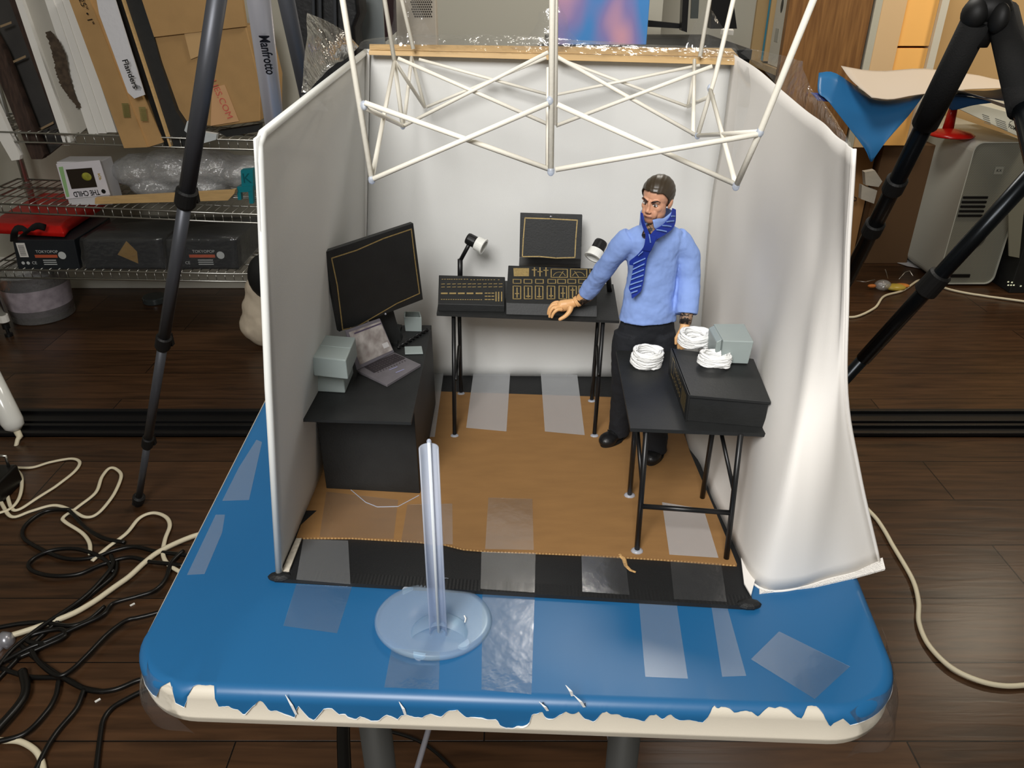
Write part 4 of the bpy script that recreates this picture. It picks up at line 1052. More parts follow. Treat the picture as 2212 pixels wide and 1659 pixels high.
g = G(); g.grid(ribbon([((1457, 452, .729), (1459, 468, .730)), ((1447, 461, .722), (1454, 478, .723)), ((1434, 471, .714), (1436, 490, .714)), ((1422, 472, .708), (1421, 497, .707)), ((1410, 475, .704), (1413, 492, .7045))], n=16))
g.grid(ribbon([((1384, 456, .716), (1385, 474, .714)), ((1386, 468, .712), (1390, 486, .709)), ((1391, 480, .708), (1398, 498, .705))], n=10))
cn = V(1420, 470, .741)
bk_ = [[cn + Vector((.0165 * math.cos(t), .0155 * math.sin(t), z_ + .003 * math.sin(t))) for t in [R_(x) for x in range(-35, 216, 12)]] for z_ in (-.012, -.004, .004)]
g.grid(bk_); g.build('collar', CLOTH, fig, smooth=True, solid=.0009)
TIE = mat('royal_blue_tie', (24, 50, 150), .65, bump=.1, bs=1500); ST = mat('tie_stripe_blue', (122, 154, 215), .7, nz=.1, ns=600)
g = G(); by = -.0012
g.grid(ribbon([((1452, 449, .728), (1459, 452, .731)), ((1449, 463, .722), (1459, 470, .729)), ((1439, 477, .714), (1457, 484, .724)), ((1428, 487, .708), (1450, 495, .717)), ((1415, 495, .703), (1434, 507, .709)), ((1406, 505, .700), (1420, 515, .703)), ((1402, 512, .699), (1412, 524, .702))], by, 18))
g.grid(ribbon([((1388, 460, .712), (1384, 458, .715)), ((1390, 476, .706), (1385, 478, .710)), ((1397, 493, .7025), (1391, 497, .705)), ((1404, 508, .700), (1396, 512, .702))], by, 12))
g.grid(ribbon([((1394, 502, .700), (1417, 509, .701)), ((1393, 516, .7005), (1414, 521, .7015)), ((1391, 528, .702), (1409, 532, .703)), ((1387, 538, .704), (1404, 541, .705))], by - .0008, 12))
g.grid(ribbon([((1390, 533, .704), (1408, 537, .705)), ((1380, 546, .706), (1401, 548, .707)), ((1370, 555, .708), (1397, 560, .709)), ((1360, 563, .709), (1395, 572, .710)), ((1359, 571, .710), (1394, 576, .711))], by, 14))
g.grid(ribbon([((1369, 566, .711), (1395, 566, .711)), ((1365, 590, .712), (1392, 590, .712)), ((1361, 611, .713), (1388, 613, .713)), ((1358, 622, .7135), (1384, 627, .7135)), ((1363, 633, .7135), (1376, 635, .7135)), ((1364, 642, .7135), (1366, 643, .7135))], by - .0004, 20))
for (a, b, y0, y1) in (((1368, 570), (1394, 558), .7085, .7085), ((1367, 582), (1392, 570), .710, .710), ((1365, 593), (1391, 582), .7108, .7108), ((1363, 604), (1390, 594), .7114, .7114), ((1361, 615), (1388, 606), .7118, .7118), ((1361, 625), (1385, 617), .712, .712), ((1363, 633), (1377, 628), .712, .712),
                       ((1450, 467), (1458, 467), .721, .728), ((1440, 479), (1456, 477), .7135, .7225), ((1431, 487), (1450, 489), .7085, .7165), ((1418, 496), (1440, 500), .7035, .7095), ((1402, 506), (1405, 524), .6985, .7), ((1379, 552), (1389, 543), .7055, .7035)):
    p0, p1 = V(a[0], a[1], y0 - .0022), V(b[0], b[1], y1 - .0022); zz = Vector((0, 0, .00055)) if abs(a[0] - b[0]) > 5 else Vector((.0005, 0, 0))
    md = (p0 + p1) / 2 + Vector((0, -.0004, .0003)); g.grid([[p0 - zz, md - zz, p1 - zz], [p0 + zz, md + zz, p1 + zz]], 1)
g.build('tie', [TIE, ST], fig, solid=.0007)
PANT = mat('black_trousers', (24, 26, 31), .85, bump=.2, bs=900)
g = G()
rings = []
for (px, py, hw, dp, yy) in ((1399, 672, 54, .0165, .739), (1398, 695, 58, .0180, .739), (1395, 720, 62, .0175, .739), (1394, 738, 60, .015, .739)):
    c = V(px, py, yy); s = (c.y * cT - (c.z - CZ) * sT) / F
    rings.append([c + Vector((hw * s * math.cos(t), dp * math.sin(t), 0)) for t in [2 * math.pi * k / 24 for k in range(24)]])
g.loft(rings)
l1 = catmull([V(1360, 718, .738), V(1353, 765, .737), V(1348, 830, .741), V(1340, 890, .746), V(1337, 935, .749)], 12)
g.tube(l1, [.0165, .0168, .0166, .0160, .0152, .0146, .0138, .0130, .0124, .0120, .0118, .0118, .0120], 18)
l2 = catmull([V(1424, 718, .738), V(1428, 770, .736), V(1424, 840, .728), V(1417, 910, .719), V(1414, 975, .713)], 12)
g.tube(l2, [.0170, .0172, .0170, .0164, .0158, .0152, .0146, .0142, .0138, .0136, .0134, .0134, .0136], 18)
g.build('trousers', PANT, fig, smooth=True, remesh=.0013, smo=3, disp=(.003, .015))


def shoe(heel, toe, par):
    h = P(*heel, .74); t = P(*toe, .74); d = (t - h).normalized(); x = d.cross(Vector((0, 0, 1))).normalized(); R3 = Matrix((x, d, Vector((0, 0, 1)))).transposed()
    L = (t - h).length; g = G(); zz = Vector((0, 0, 1))
    g.ell(t - d * .010 + zz * .0062, (.0098, .0125, .0078), R3, 18, 12); g.ell(h.lerp(t, .5) + zz * .0075, (.0088, .014, .0088), R3, 18, 12); g.ell(h + d * .007 + zz * .0085, (.0085, .009, .0100), R3, 18, 12); g.ell(h + d * .009 + zz * .016, (.009, .0095, .010), R3, 18, 12)
    sh_ = g.build('shoe', mat('black_shoe_leather', (22, 22, 23), .38, bump=.1, bs=500), par, smooth=True, remesh=.0009, smo=2)
    pts = []
    for k in range(28):
        a = 2 * math.pi * k / 28; e = .0100 + .0004 * math.cos(2 * a); cy = math.sin(a)
        pts.append(h.lerp(t, .5) + x * (math.cos(a) * (.0098 if cy > 0 else .0084)) + d * (cy * (L / 2 + .001)))
    G().slab([p + zz * .0002 for p in pts], zz * .003).build('sole', M['rubber'], sh_, bevel=.0005)
    lt_ = G()
    for k in range(3):
        c = h.lerp(t, .48 + .1 * k) + zz * (.0168 - .0012 * k); lt_.tube([c - x * .005, c + zz * .0008, c + x * .005], .0006, 6)
    lt_.build('laces', M['blackm'], sh_)


shoe((1354, 934), (1301, 966), fig)
shoe((1428, 962), (1402, 1006), fig)

# ================================================================ BACKGROUND, LEFT: WIRE SHELVES
wu = thing('wire_shelf', 'chrome wire shelving unit against the rear wall, crowded with boxes', 'shelving', (-1.35, 2.78, 0))
YF, YB = 2.62, 2.95
XL, XR = -1.885, -0.62
lv = []
for (a, b, c_, d) in (((40, 583), (555, 592), (40, 602), (555, 610)), ((0, 440), (555, 464), (0, 457), (555, 474)), ((150, 290), (550, 304), (150, 306), (550, 319))):
    A_, B_ = V(*a, YF), V(*b, YF); C_, D_ = V(*c_, YF), V(*d, YF)
    zt = (A_.z + B_.z) / 2; lv.append(zt); zl_ = zt - .03
    g = G(); tl2 = (B_.z - A_.z) / (B_.x - A_.x)
    zf_ = lambda x: A_.z + tl2 * (x - A_.x)
    for dz_ in (0, -.03):
        g.tube([(XL, YF, zf_(XL) + dz_), (XR, YF, zf_(XR) + dz_)], .0035, 6); g.tube([(XL, YB, zf_(XL) + dz_), (XR, YB, zf_(XR) + dz_)], .0035, 6)
        g.tube([(XL, YF, zf_(XL) + dz_), (XL, YB, zf_(XL) + dz_)], .0035, 6)
    k = 0; x = XL
    while x < XR:
        g.tube([(x, YF, zf_(x) - .03), (x, YF - .001, zf_(x)), (x, YB, zf_(x))], .0019, 5); x += .0315
    for yy in (2.73, 2.84): g.tube([(XL, yy, zf_(XL) - .005), (XR, yy, zf_(XR) - .005)], .003, 5)
    g.build('shelf', M['chrome'], wu, smooth=True)
for (x, y) in ((XL, YF), (XL + .03, YB), (XR, YF), (XR, YB)):
    p = G().tube([(x, y, .045), (x, y, 1.5)], .0125, 12).build('post', M['chrome'], wu, smooth=True)
    G().lathe((x, y, 0), (0, 0, 1), [(.014, 0), (.014, .012), (.006, .014), (.006, .03), (.013, .032), (.013, .05)], 14).build('foot', M['rubber'] if y > 2.8 else M['blackm'], wu)
for z_ in lv:
    for (x, y) in ((XL, YF), (XL + .03, YB)): G().lathe((x, y, z_ - .04), (0, 0, 1), [(.014, 0), (.018, .05)], 12).build('collar', M['chrome'], wu)
G().lathe((XL, YF, .06), (0, 0, 1), [(.0185, 0), (.0185, .026)], 14).build('paper_tag', M['white'], wu)


def slabv(px, y0, y1, name, mt, par=None, lean=0.0, label=None, cat=None, bevel=0, group=None):
    """solid panel: outline read at depth y0 (leaning back by 'lean' per metre of height), thickness y1-y0"""
    z0 = min(V(a, b, y0).z for a, b in px); q = []
    for a, b in px:
        p = V(a, b, y0)
        for _ in range(4): p = V(a, b, y0 + lean * (p.z - z0))
        q.append(p)
    o = G().slab(q, (0, y1 - y0, 0)).build(name, mt, par, bevel=bevel)
    return tag(o, label, cat, group) if label else o


z1, z2, z3 = lv


def boxv(name, label, cat, px4, y0, dep, zb_, mt, group=None):
    """box on a shelf: px4 = front top-left, top-right, bottom-right, bottom-left"""
    o = thing(name, label, cat, Vector((V(*px4[3], y0).x, y0 + dep / 2, zb_)), group)
    q = [V(*p, y0) for p in px4]; zt = (q[0].z + q[1].z) / 2
    q = [Vector((q[0].x, y0, zt)), Vector((q[1].x, y0, zt)), Vector((q[2].x, y0, zb_ + .003)), Vector((q[3].x, y0, zb_ + .003))]
    G().slab(q, (0, dep, 0)).build('carton', mt, o, bevel=.003)
    return o, q


DK = mat('dark_game_box', (34, 38, 42), .38, nz=.15, ns=8)
ORN = mat('orange_print', (190, 90, 60), .5); WHP = mat('pale_print', (196, 200, 200), .5)
bxs = [((26, 517), (160, 519), (170, 571), (35, 569)), ((178, 517), (350, 517), (357, 578), (183, 576)), ((357, 515), (512, 519), (516, 580), (362, 578))]
bl2 = ['dark game box on the lowest wire shelf with a barcode, under the red pouch', 'dark game box in clear wrap, middle of the lowest wire shelf', 'dark game box in clear wrap on the lowest wire shelf, behind the black tripod leg']
for k, (px4, lb) in enumerate(zip(bxs, bl2)):
    o, q = boxv('game_box', lb, 'box', px4, 2.64, .28, z1, DK, 'dark game boxes on the lowest shelf')
    ox = q[3]; L_ = (q[1] - q[0]).length; H_ = q[0].z - q[3].z; at = lambda u, v: Vector((q[3].x + (q[2].x - q[3].x) * u, 2.6385, q[3].z + H_ * v))
    if k != 1:
        text('TOKYOPOP', at(.55, .60), (1, 0, 0), (0, 0, 1), .011, WHP, o, 'maker_name'); G().lathe(at(.78, .48), (0, -1, 0), [(.014, 0), (.014, .0005)], 16).build('round_logo', WHP, o)
        G().face([at(.34, .40), at(.70, .40), at(.70, .50), at(.34, .50)]).build('orange_title', ORN, o)
        for j in range(3): G().face([at(.45, .30 - j * .07), at(.66, .30 - j * .07), at(.66, .33 - j * .07), at(.45, .33 - j * .07)]).build('text_line', WHP, o)
        text('CE', at(.30, .22), (1, 0, 0), (0, 0, 1), .011, WHP, o, 'ce_mark')
        for j in range(2): G().lathe(at(.12 + .08 * j, .22), (0, -1, 0), [(.006, 0), (.006, .0005)], 12).build('safety_mark', WHP, o)
    if k == 0:
        G().face([at(.10, .42), at(.24, .42), at(.24, .90), at(.10, .90)]).build('barcode_label', M['white'], o)
        for j in range(9): G().face([at(.12, .48 + j * .04) + Vector((0, -.0005, 0)), at(.215, .48 + j * .04) + Vector((0, -.0005, 0)), at(.215, .495 + j * .04) + Vector((0, -.0005, 0)), at(.12, .495 + j * .04) + Vector((0, -.0005, 0))]).build('barcode_bar', M['blackm'], o)
    else:
        if k == 1: G().slab([at(.45, .5), at(.6, .95), at(.7, .6), at(.68, .2)], (0, -.0006, 0)).build('gold_picture', mat('gold_print', (150, 120, 70), .4), o)
        e_ = .006; g = G(); q8 = [q[3] + Vector((-e_, -e_, 0)), q[2] + Vector((e_, -e_, 0)), q[2] + Vector((e_, .28, 0)), q[3] + Vector((-e_, .28, 0))]
        q9 = [q[0] + Vector((-e_, -e_, e_)), q[1] + Vector((e_, -e_, e_)), q[1] + Vector((e_, .28, e_)), q[0] + Vector((-e_, .28, e_))]
        rows = []
        for j in range(9):
            rr = [q8[i].lerp(q9[i], j / 8) for i in range(4)]; rw_ = []
            for i in range(4):
                for t in range(8): p = rr[i].lerp(rr[(i + 1) % 4], t / 8); v = noise.noise_vector(p * 30); rw_.append(p + v * .004)
            rows.append(rw_)
        g.loft(rows, 0, True); g.build('shrink_wrap', M['film'], o, smooth=True)
# red pouch on the first box
rp = thing('red_pouch', 'bright red pouch with black strap lying on the left game box', 'pouch', V(80, 515, 2.7))
zr = V(90, 517, 2.64).z + .004
g = G(); pr = [(-8, 505), (140, 513), (150, 500), (228, 448), (205, 438), (95, 432), (60, 450), (0, 488)]
pts = [P(a, b, zr) for a, b in pr]; cx_ = sum(pts, Vector()) / 8
g.loft([[p for p in pts], [cx_ + (p - cx_) * 1.02 + Vector((0, 0, .018)) for p in pts], [cx_ + (p - cx_) * .93 + Vector((0, 0, .036)) for p in pts]], 0, True)
g.build('pouch_body', mat('red_nylon', (196, 22, 16), .4, bump=.4, bs=40, nz=.2, ns=15), rp, smooth=True, bevel=.004)
for a, b, c_, d in (((30, 520), (32, 500), (45, 492), (58, 500)), ((50, 508), (62, 498), (80, 488), (98, 492))):
    G().tube(catmull([V(*a, 2.62), P(*b, zr + .05), P(*c_, zr + .055), P(*d, zr + .04)], 8), .012, 8, flat=.25).build('strap', M['blackfoam'], rp, smooth=True)
G().box(P(150, 440, zr + .04) , (.16, .05, .001)).build('printed_patch', mat('faded_print', (150, 90, 84), .6), rp)
# shelf 2: toy carton upside down
ty, q = boxv('toy_carton', 'small white toy carton standing upside down on the middle wire shelf', 'box', ((122, 353), (214, 346), (236, 420), (146, 430)), 2.66, .09, z2, mat('white_carton', (214, 212, 214), .5))
tq_ = [V(121, 354, 2.655), V(215, 346, 2.655), V(238, 421, 2.655), V(143, 430, 2.655)]
G().slab(tq_, (0, .004, 0)).build('front_panel', mat('white_carton_front', (226, 222, 228), .5), ty)
pl = Pl(tq_[3], tq_[2], tq_[0]); n5 = lambda x, y: (60 + x / 7.373, 300 + y / 7.373)
g = G(); g.face([pl.at(*n5(*p), .001) for p in ((605, 488), (1020, 458), (1110, 765), (700, 798))]); g.build('window', mat('dark_window', (44, 36, 28), .25), ty)
G().ell(pl.at(*n5(940, 600), .001), (.017, .003, .014), seg=16, rg=10).build('toy_inside', mat('yellow_green_toy', (150, 148, 52), .6, nz=.3, ns=60), ty, smooth=True)
xd = (tq_[2] - tq_[3]).normalized(); text('THE CHILD', pl.at(*n5(935, 862), .001), -xd, (0, 0, -1), .019, M['blackm'], ty, 'title', sx=.72, bold=.0004)
G().lathe(pl.at(*n5(1208, 835), .0008), pl.n, [(.0075, 0), (.0075, .0004)], 20).build('round_logo', M['blackm'], ty)
text('POP', pl.at(*n5(1150, 600), .001), (0, 0, -1), -xd, .009, mat('gold_letters', (190, 160, 80), .5), ty, 'side_word', bold=.0004)
G().face([pl.at(*n5(*p), .0006) for p in ((490, 450), (560, 440), (665, 920), (620, 930))]).build('green_band', mat('soft_green_print', (150, 190, 130), .6), ty)
sdq = [tq_[1], V(268, 404, 2.73), Vector((V(268, 404, 2.73).x, 2.73, tq_[1].z + .002)), tq_[2]]
tag(slabv([(205, 428), (495, 412), (508, 410), (506, 418), (492, 433), (205, 441)], 2.61, 2.63, 'wooden_strip', M['wood']), 'pale wooden strip lying along the front of the middle wire shelf', 'wood strip')
g = G()
for (px, py, rx2, rz2) in ((300, 368, .09, .055), (370, 362, .12, .065), (450, 362, .12, .062), (520, 372, .09, .055), (340, 400, .09, .04), (440, 400, .1, .04)): g.ell(V(px, py, 2.78), (rx2, .09, rz2), seg=24, rg=16)
o = g.build('bubble_wrap', M['bubble'], smooth=True, remesh=.006, disp=(.016, .035)); tag(o, 'big crumpled bundle of clear bubble wrap on the middle wire shelf', 'bubble wrap')
te = thing('teal_clip', 'teal plastic holder at the right end of the middle wire shelf', 'plastic holder', V(530, 440, 2.68)); TL = mat('teal_plastic', (20, 128, 140), .4)
slabv([(520, 368), (546, 366), (547, 402), (522, 406)], 2.66, 2.69, 'plate', TL, te); slabv([(512, 404), (546, 402), (546, 414), (514, 416)], 2.65, 2.69, 'crossbar', TL, te); slabv([(512, 416), (520, 416), (521, 432), (514, 432)], 2.65, 2.67, 'prong', TL, te); slabv([(536, 414), (546, 414), (547, 440), (539, 440)], 2.65, 2.67, 'prong', TL, te)
text('K', V(533, 386, 2.659), (1, 0, 0), (0, 0, 1), .035, mat('dark_teal', (10, 90, 100), .4), te, 'letter')
# shelf 3: leaning frames and boards
CV = mat('gray_canvas', (178, 174, 164), .9, nz=.03, ns=10); BRW = mat('rustic_brown', (58, 42, 34), .7, nz=.5, ns=25, stretch=(6, 1, 1)); SLT = mat('slate_tile', (62, 60, 58), .6, nz=.15, ns=12)
ln = .10
sl_ = thing('slate_panel', 'dark slate tiled panel leaning on the top wire shelf at far left', 'panel', V(120, 325, 2.72))
slabv([(-30, -20), (14, -20), (137, 308), (100, 338), (-20, 60)], 2.70, 2.72, 'panel', SLT, sl_, ln)
for (a, b, c_, d) in ((0, 55, 24, 46), (22, 134, 55, 119), (80, 280, 115, 262)): slabv([(a, b), (c_, d), (c_ + 1, d + 5), (a + 1, b + 5)], 2.697, 2.699, 'joint_line', mat('beige_joint', (150, 128, 98), .8), sl_, ln)
tag(slabv([(12, -20), (24, -20), (150, 305), (138, 312)], 2.67, 2.70, 'dark_batten', BRW, None, ln), 'dark brown batten beside the slate panel on the top wire shelf', 'batten')
tag(slabv([(-20, 60), (8, 110), (96, 335), (90, 344), (68, 344), (-20, 130)], 2.64, 2.67, 'rustic_frame', BRW, None, ln), 'rustic dark brown picture frame edge at the left margin above the shelves', 'frame')
tag(slabv([(-20, 200), (0, 240), (43, 336), (42, 345), (25, 347), (-20, 270)], 2.61, 2.63, 'white_batten', M['white'], None, ln), 'short white batten at the far left margin', 'batten')
wc = thing('blank_canvas', 'gray canvas with white edge and brown brushed smear, leaning at left', 'canvas', V(150, 312, 2.66))
slabv([(26, -20), (40, -20), (153, 306), (150, 314), (138, 314)], 2.63, 2.66, 'canvas_edge', M['white'], wc, ln)
slabv([(40, -20), (95, -20), (192, 272), (153, 306)], 2.65, 2.66, 'canvas_face', CV, wc, ln)
g = G(); zz0 = 300
rnd = random.Random(4)
ra, rb_ = [], []
for k in range(60):
    t = k / 59; px = 104 + 64 * t + 5 * math.sin(t * 7); py = 68 + 165 * t; w2 = (3 + 9 * math.sin(math.pi * min(1, t * .95 + .08)))
    ra.append(V(px - w2 - rnd.uniform(0, 4), py + w2 * .3, 2.641)); rb_.append(V(px + w2 + rnd.uniform(0, 3), py - w2 * .3, 2.641))
g.grid([ra, rb_])
g.build('brush_smear', mat('brown_smear', (74, 62, 50), .9, nz=.4, ns=60), wc)
for k, (a, b) in enumerate(((90, 108), (108, 126), (126, 148))):
    tag(slabv([(a, -20), (b, -20), (192 + (b - 90) * 1.0 + 2, 290 - 2 * k), (192 + (a - 90) * 1.0, 290 - 2 * k)], 2.64 + .004 * k, 2.68, 'foam_board', M['white'], None, ln), ['white foam board leaning on the top wire shelf, leftmost of three', 'white foam board leaning on the top wire shelf, middle of three', 'white foam board leaning beside the brown carton, rightmost of three'][k], 'foam board', 'white foam boards')
for k, px in enumerate((((142, -20), (186, -20), (318, 318), (268, 320)), ((187, -20), (205, -20), (352, 308), (320, 318)))):
    o = slabv(px, 2.60 + .01 * k, 2.66, 'long_carton', M['card2'], None, ln, ['long narrow brown carton with printed numbers leaning beside the white boards', 'long narrow brown carton leaning beneath the white printed bag'][k], 'carton')
    if k == 0:
        text('25" • 1"', V(186, 25, 2.632), (V(197, 45, 2.668) - V(178, 0, 2.668)), (-1, 0, 0) if False else (1, 0, .3), .018, M['blackm'], o, 'printed_size')
        for (a, b) in ((268, 232), (305, 240)): 
            g = G()
            for j in range(12): g.box(V(a + 2 + j * .4, b - 8 + j * 2.6, 2.60), (.022, .0006, .0022))
            g.build('green_barcode', mat('green_ink', (110, 112, 60), .7), o)
o = slabv([(205, -20), (242, -20), (312, 205), (290, 213), (276, 200), (214, 30)], 2.585, 2.592, 'plastic_bag', mat('white_poly', (212, 212, 216), .3, bump=.3, bs=60), None, ln, 'white printed plastic bag lying over the brown carton at left', 'bag')
bd = (V(300, 190, 2.6) - V(272, 120, 2.6)); text('Flanders', V(281, 160, 2.572), bd, (1, 0, .35), .019, M['blackm'], o, 'printed_name', bold=.0004)
for j in range(4): G().tube([V(291 + j * 3, 182 + j * 1, 2.588), V(296 + j * 3, 190, 2.588), V(293 + j * 3, 198, 2.588)], .0008, 5).build('wave_line', M['blackm'], o)
tag(slabv([(240, -20), (256, -20), (366, 312), (358, 322), (350, 300)], 2.62, 2.66, 'black_board', M['blackm'], None, ln), 'thin black board with beige edge leaning left of the black frame', 'board')
tag(slabv([(256, -20), (260, -20), (370, 316), (366, 318)], 2.615, 2.66, 'beige_board', M['wood'], None, ln), 'thin beige edged board beside the black frame at left', 'board')
tag(slabv([(260, -20), (298, -20), (328, 60), (345, 130), (380, 240), (412, 290), (405, 312), (380, 322), (370, 316)], 2.63, 2.70, 'picture_frame', M['black'], None, ln), 'wide black picture frame leaning between boards and the large carton', 'frame')
bc = thing('large_carton', 'large brown cardboard carton with pale tape behind the left tripod leg', 'carton', V(480, 300, 2.9))
slabv([(300, -20), (520, -20), (531, 57), (333, 80)], 2.66, 2.68, 'flap', M['card2'], bc, .04)
slabv([(333, 79), (531, 56), (562, 180), (562, 262), (470, 274), (398, 268), (372, 220)], 2.67, 2.95, 'carton_body', M['card2'], bc, .0, bevel=.004)
o = slabv([(398, 72), (437, 66), (438, 118), (412, 128)], 2.664, 2.666, 'packing_tape', mat('pale_tape', (200, 164, 116), .35), bc)
o = slabv([(458, 190), (485, 183), (516, 262), (455, 272)], 2.664, 2.666, 'packing_tape', mat('pale_tape2', (208, 164, 120), .35), bc)
text('LIES.COM', V(478, 215, 2.662), (V(493, 248, 2.66) - V(466, 190, 2.66)), (1, 0, .3), .022, mat('pink_ink', (206, 96, 84), .6), bc, 'tape_print')
tag(slabv([(404, 262), (420, 282), (468, 290), (466, 302), (430, 312), (398, 282)], 2.60, 2.62, 'white_wrapper', mat('white_wrap', (200, 206, 208), .3, bump=.3, bs=60)), 'white plastic wrapper end poking out under the large carton', 'wrapper')
tag(slabv([(470, 284), (560, 270), (560, 284), (490, 296)], 2.68, 2.72, 'black_umbrella', M['black']), 'dark folded thing lying under the large carton on the top shelf', 'dark item')
# under the shelf
bu = thing('plastic_tub', 'cloudy plastic tub with pale label under the wire shelf at left', 'tub', P(62, 668, 0) + Vector((-.0, 0, 0)))
c = Vector((-1.86, 2.82, 0)); G().lathe(c, (0, 0, 1), [(.105, .001), (.112, .004), (.125, .19), (.13, .192)], 40).build('tub_wall', M['bubble'], bu, smooth=True)
G().lathe(c, (0, 0, 1), [(.1135, .03), (.1225, .14)], 40, cap=False).build('label', mat('pale_label', (168, 158, 166), .5, nz=.25, ns=30), bu, smooth=True)
rb = thing('drink_tin', 'flat black round tin lying on the floor below the wire shelf', 'tin', P(336, 650, 0)); G().lathe(P(336, 652, 0), (0, 0, 1), [(.045, 0), (.048, .004), (.048, .022), (.044, .027), (.0005, .0275)], 30).build('tin_shell', mat('dark_tin', (52, 56, 56), .25), rb, bevel=.001)
rg_ = thing('flour_bag', 'clear bag of white powder standing on floor behind the left tent wall', 'bag', P(560, 762, 0))
g = G(); cb0 = P(585, 750, 0)
for (dx, z_, rx2, ry2) in ((0, .075, .11, .07), (.01, .14, .102, .06), (.02, .20, .09, .05), (.03, .25, .07, .045)): g.ell(cb0 + Vector((dx, .03, z_)), (rx2, ry2, .085), seg=20, rg=14)
g.build('bag_filling', mat('cream_powder', (214, 200, 178), .6, bump=.3, bs=50), rg_, smooth=True, remesh=.008, smo=12, disp=(.015, .06))
g = G(); g.ell(cb0 + Vector((.03, .0, .27)), (.07, .045, .085), seg=18, rg=12); g.build('dark_label', M['black'], rg_, smooth=True)
ob = G().ell(Vector((-1.985, 2.72, .11)), .03, seg=18, rg=12).build('orange_ball', mat('orange_plastic', (226, 130, 30), .4), smooth=True); tag(ob, 'orange round thing at the left margin under the wire shelf', 'ball')
db_ = G().box((-2.06, 2.66, .05), (.15, .1, .1)).build('blue_bin', mat('navy_plastic', (22, 34, 52), .4), bevel=.01); tag(db_, 'dark navy bin at the left margin under the wire shelf', 'bin')

# ================================================================ TRIPODS
tp = thing('tripod', 'gray metal tripod with three long legs left of the tent', 'tripod', (-.62, 1.35, 0))


def leg(par, a, b, secs, mt, clampc=None, foot=True):
    """secs: list of (t0,t1,r)"""
    l = None
    d = (b - a).normalized()
    g = G()
    for (t0, t1, r) in secs: g.tube([a.lerp(b, t0), a.lerp(b, t1)], r, 18)
    o = g.build('leg', mt, par, smooth=False, bevel=.0004) if False else g.build('leg', mt, par, smooth=True)
    for (t0, t1, r) in secs[:-1]:
        c = a.lerp(b, t1); k = G(); k.lathe(c - d * .018, d, [(r * 1.05, 0), (r * 1.32, .003), (r * 1.32, .03), (r * 1.1, .036)], 20)
        x = frame(d)[0]; k.box(c - x * r * 1.3 , (.012, .012, .026)); k.build('clamp', M['rubber'], o)
    if foot:
        k = G(); k.lathe(b - d * .035, d, [(r * 1.0, 0), (r * 1.5, .004), (r * 1.5, .02), (r * 1.1, .036)], 16); k.ell(b + Vector((0, 0, .004)), (.014, .014, .006), seg=14, rg=8); k.build('rubber_foot', M['rubber'], o, smooth=False)
    return o


apex = Vector((-.42, 1.28, 1.56))
A_ = V(475, -40, 1.27); B_ = P(298, 1088, .005); 
tt_ = lambda py: None
full = B_ - A_
leg(tp, A_, B_, [(0, .287, .0142), (.287, .56, .0120), (.56, .81, .0100), (.81, .985, .0082)], M['tripod'])
A2_ = V(555, -30, 1.04); B2_ = V(592, 262, 1.24); dd = (B2_ - A2_); B2f = A2_ + dd * ((.01 - A2_.z) / dd.z)
leg(tp, A2_, B2f, [(0, .45, .0145), (.45, .75, .0125), (.75, .98, .0105)], M['silver'])
mx_ = (A2_.lerp(B2_, .60)); px_ = frame(dd)[0]
text('Manfrotto', V(577, 120, 1.098), (V(590, 172, 1.160) - V(570, 66, 1.094)), (1, 0, .2), .0135, mat('dark_print', (30, 30, 36), .5), tp, 'leg_name', bold=.0003, ex=.0002)
A3_ = V(612, -30, 1.45); B3_ = V(668, 235, 1.72); dd = (B3_ - A3_); B3f = A3_ + dd * ((.01 - A3_.z) / dd.z)
leg(tp, A3_, B3f, [(0, .45, .0145), (.45, .75, .0125), (.75, .98, .0105)], M['tripod'])
# right black tripod
t2 = thing('tripod', 'black foam-gripped tripod whose legs cross behind the right cloth wall', 'tripod', (.9, 1.35, 0))
kn = V(2135, 18, 1.20)
g = G(); g.ell(kn, (.03, .03, .022), seg=20, rg=12); g.ell(V(2105, 30, 1.19), (.017, .02, .02), seg=16, rg=10); g.lathe(kn - Vector((0, 0, .03)), (0, 0, 1), [(.012, -.02), (.018, 0), (.022, .03), (.022, .1)], 20)
g.ell(V(2158, 40, 1.17), (.012, .016, .02), seg=14, rg=8)
g.build('shoulder', M['rubber'], t2, smooth=True)


def leg2(pa, pb, ya, yb, foam, rad=.0145):
    A_ = V(*pa, ya); B_ = V(*pb, yb); d = B_ - A_; E_ = A_ + d * ((.01 - A_.z) / d.z); L = (E_ - A_).length
    o = G().tube([A_, A_.lerp(E_, .45)], rad, 18).tube([A_.lerp(E_, .45), E_], rad * .86, 18).build('leg', mat('black_anodized', (26, 30, 34), .25, metal=.6), t2, smooth=True)
    if foam: G().tube([A_, A_.lerp(B_, foam)], .0205, 18).build('foam_grip', M['blackfoam'], o, smooth=True)
    G().lathe(E_ + Vector((0, 0, -.005)), -d, [(.016, 0), (.016, .03), (.012, .04)], 16).build('rubber_foot', M['rubber'], o)
    return o, A_, B_, E_, d.normalized()


def on_leg(A_, E_, py):
    lo, hi = 0.0, 1.0
    for _ in range(40):
        t = (lo + hi) / 2; p = A_.lerp(E_, t); r = p.z - CZ; y_px = CY - F * (p.y * sT + r * cT) / (p.y * cT - r * sT)
        if y_px < py: lo = t
        else: hi = t
    return A_.lerp(E_, lo)


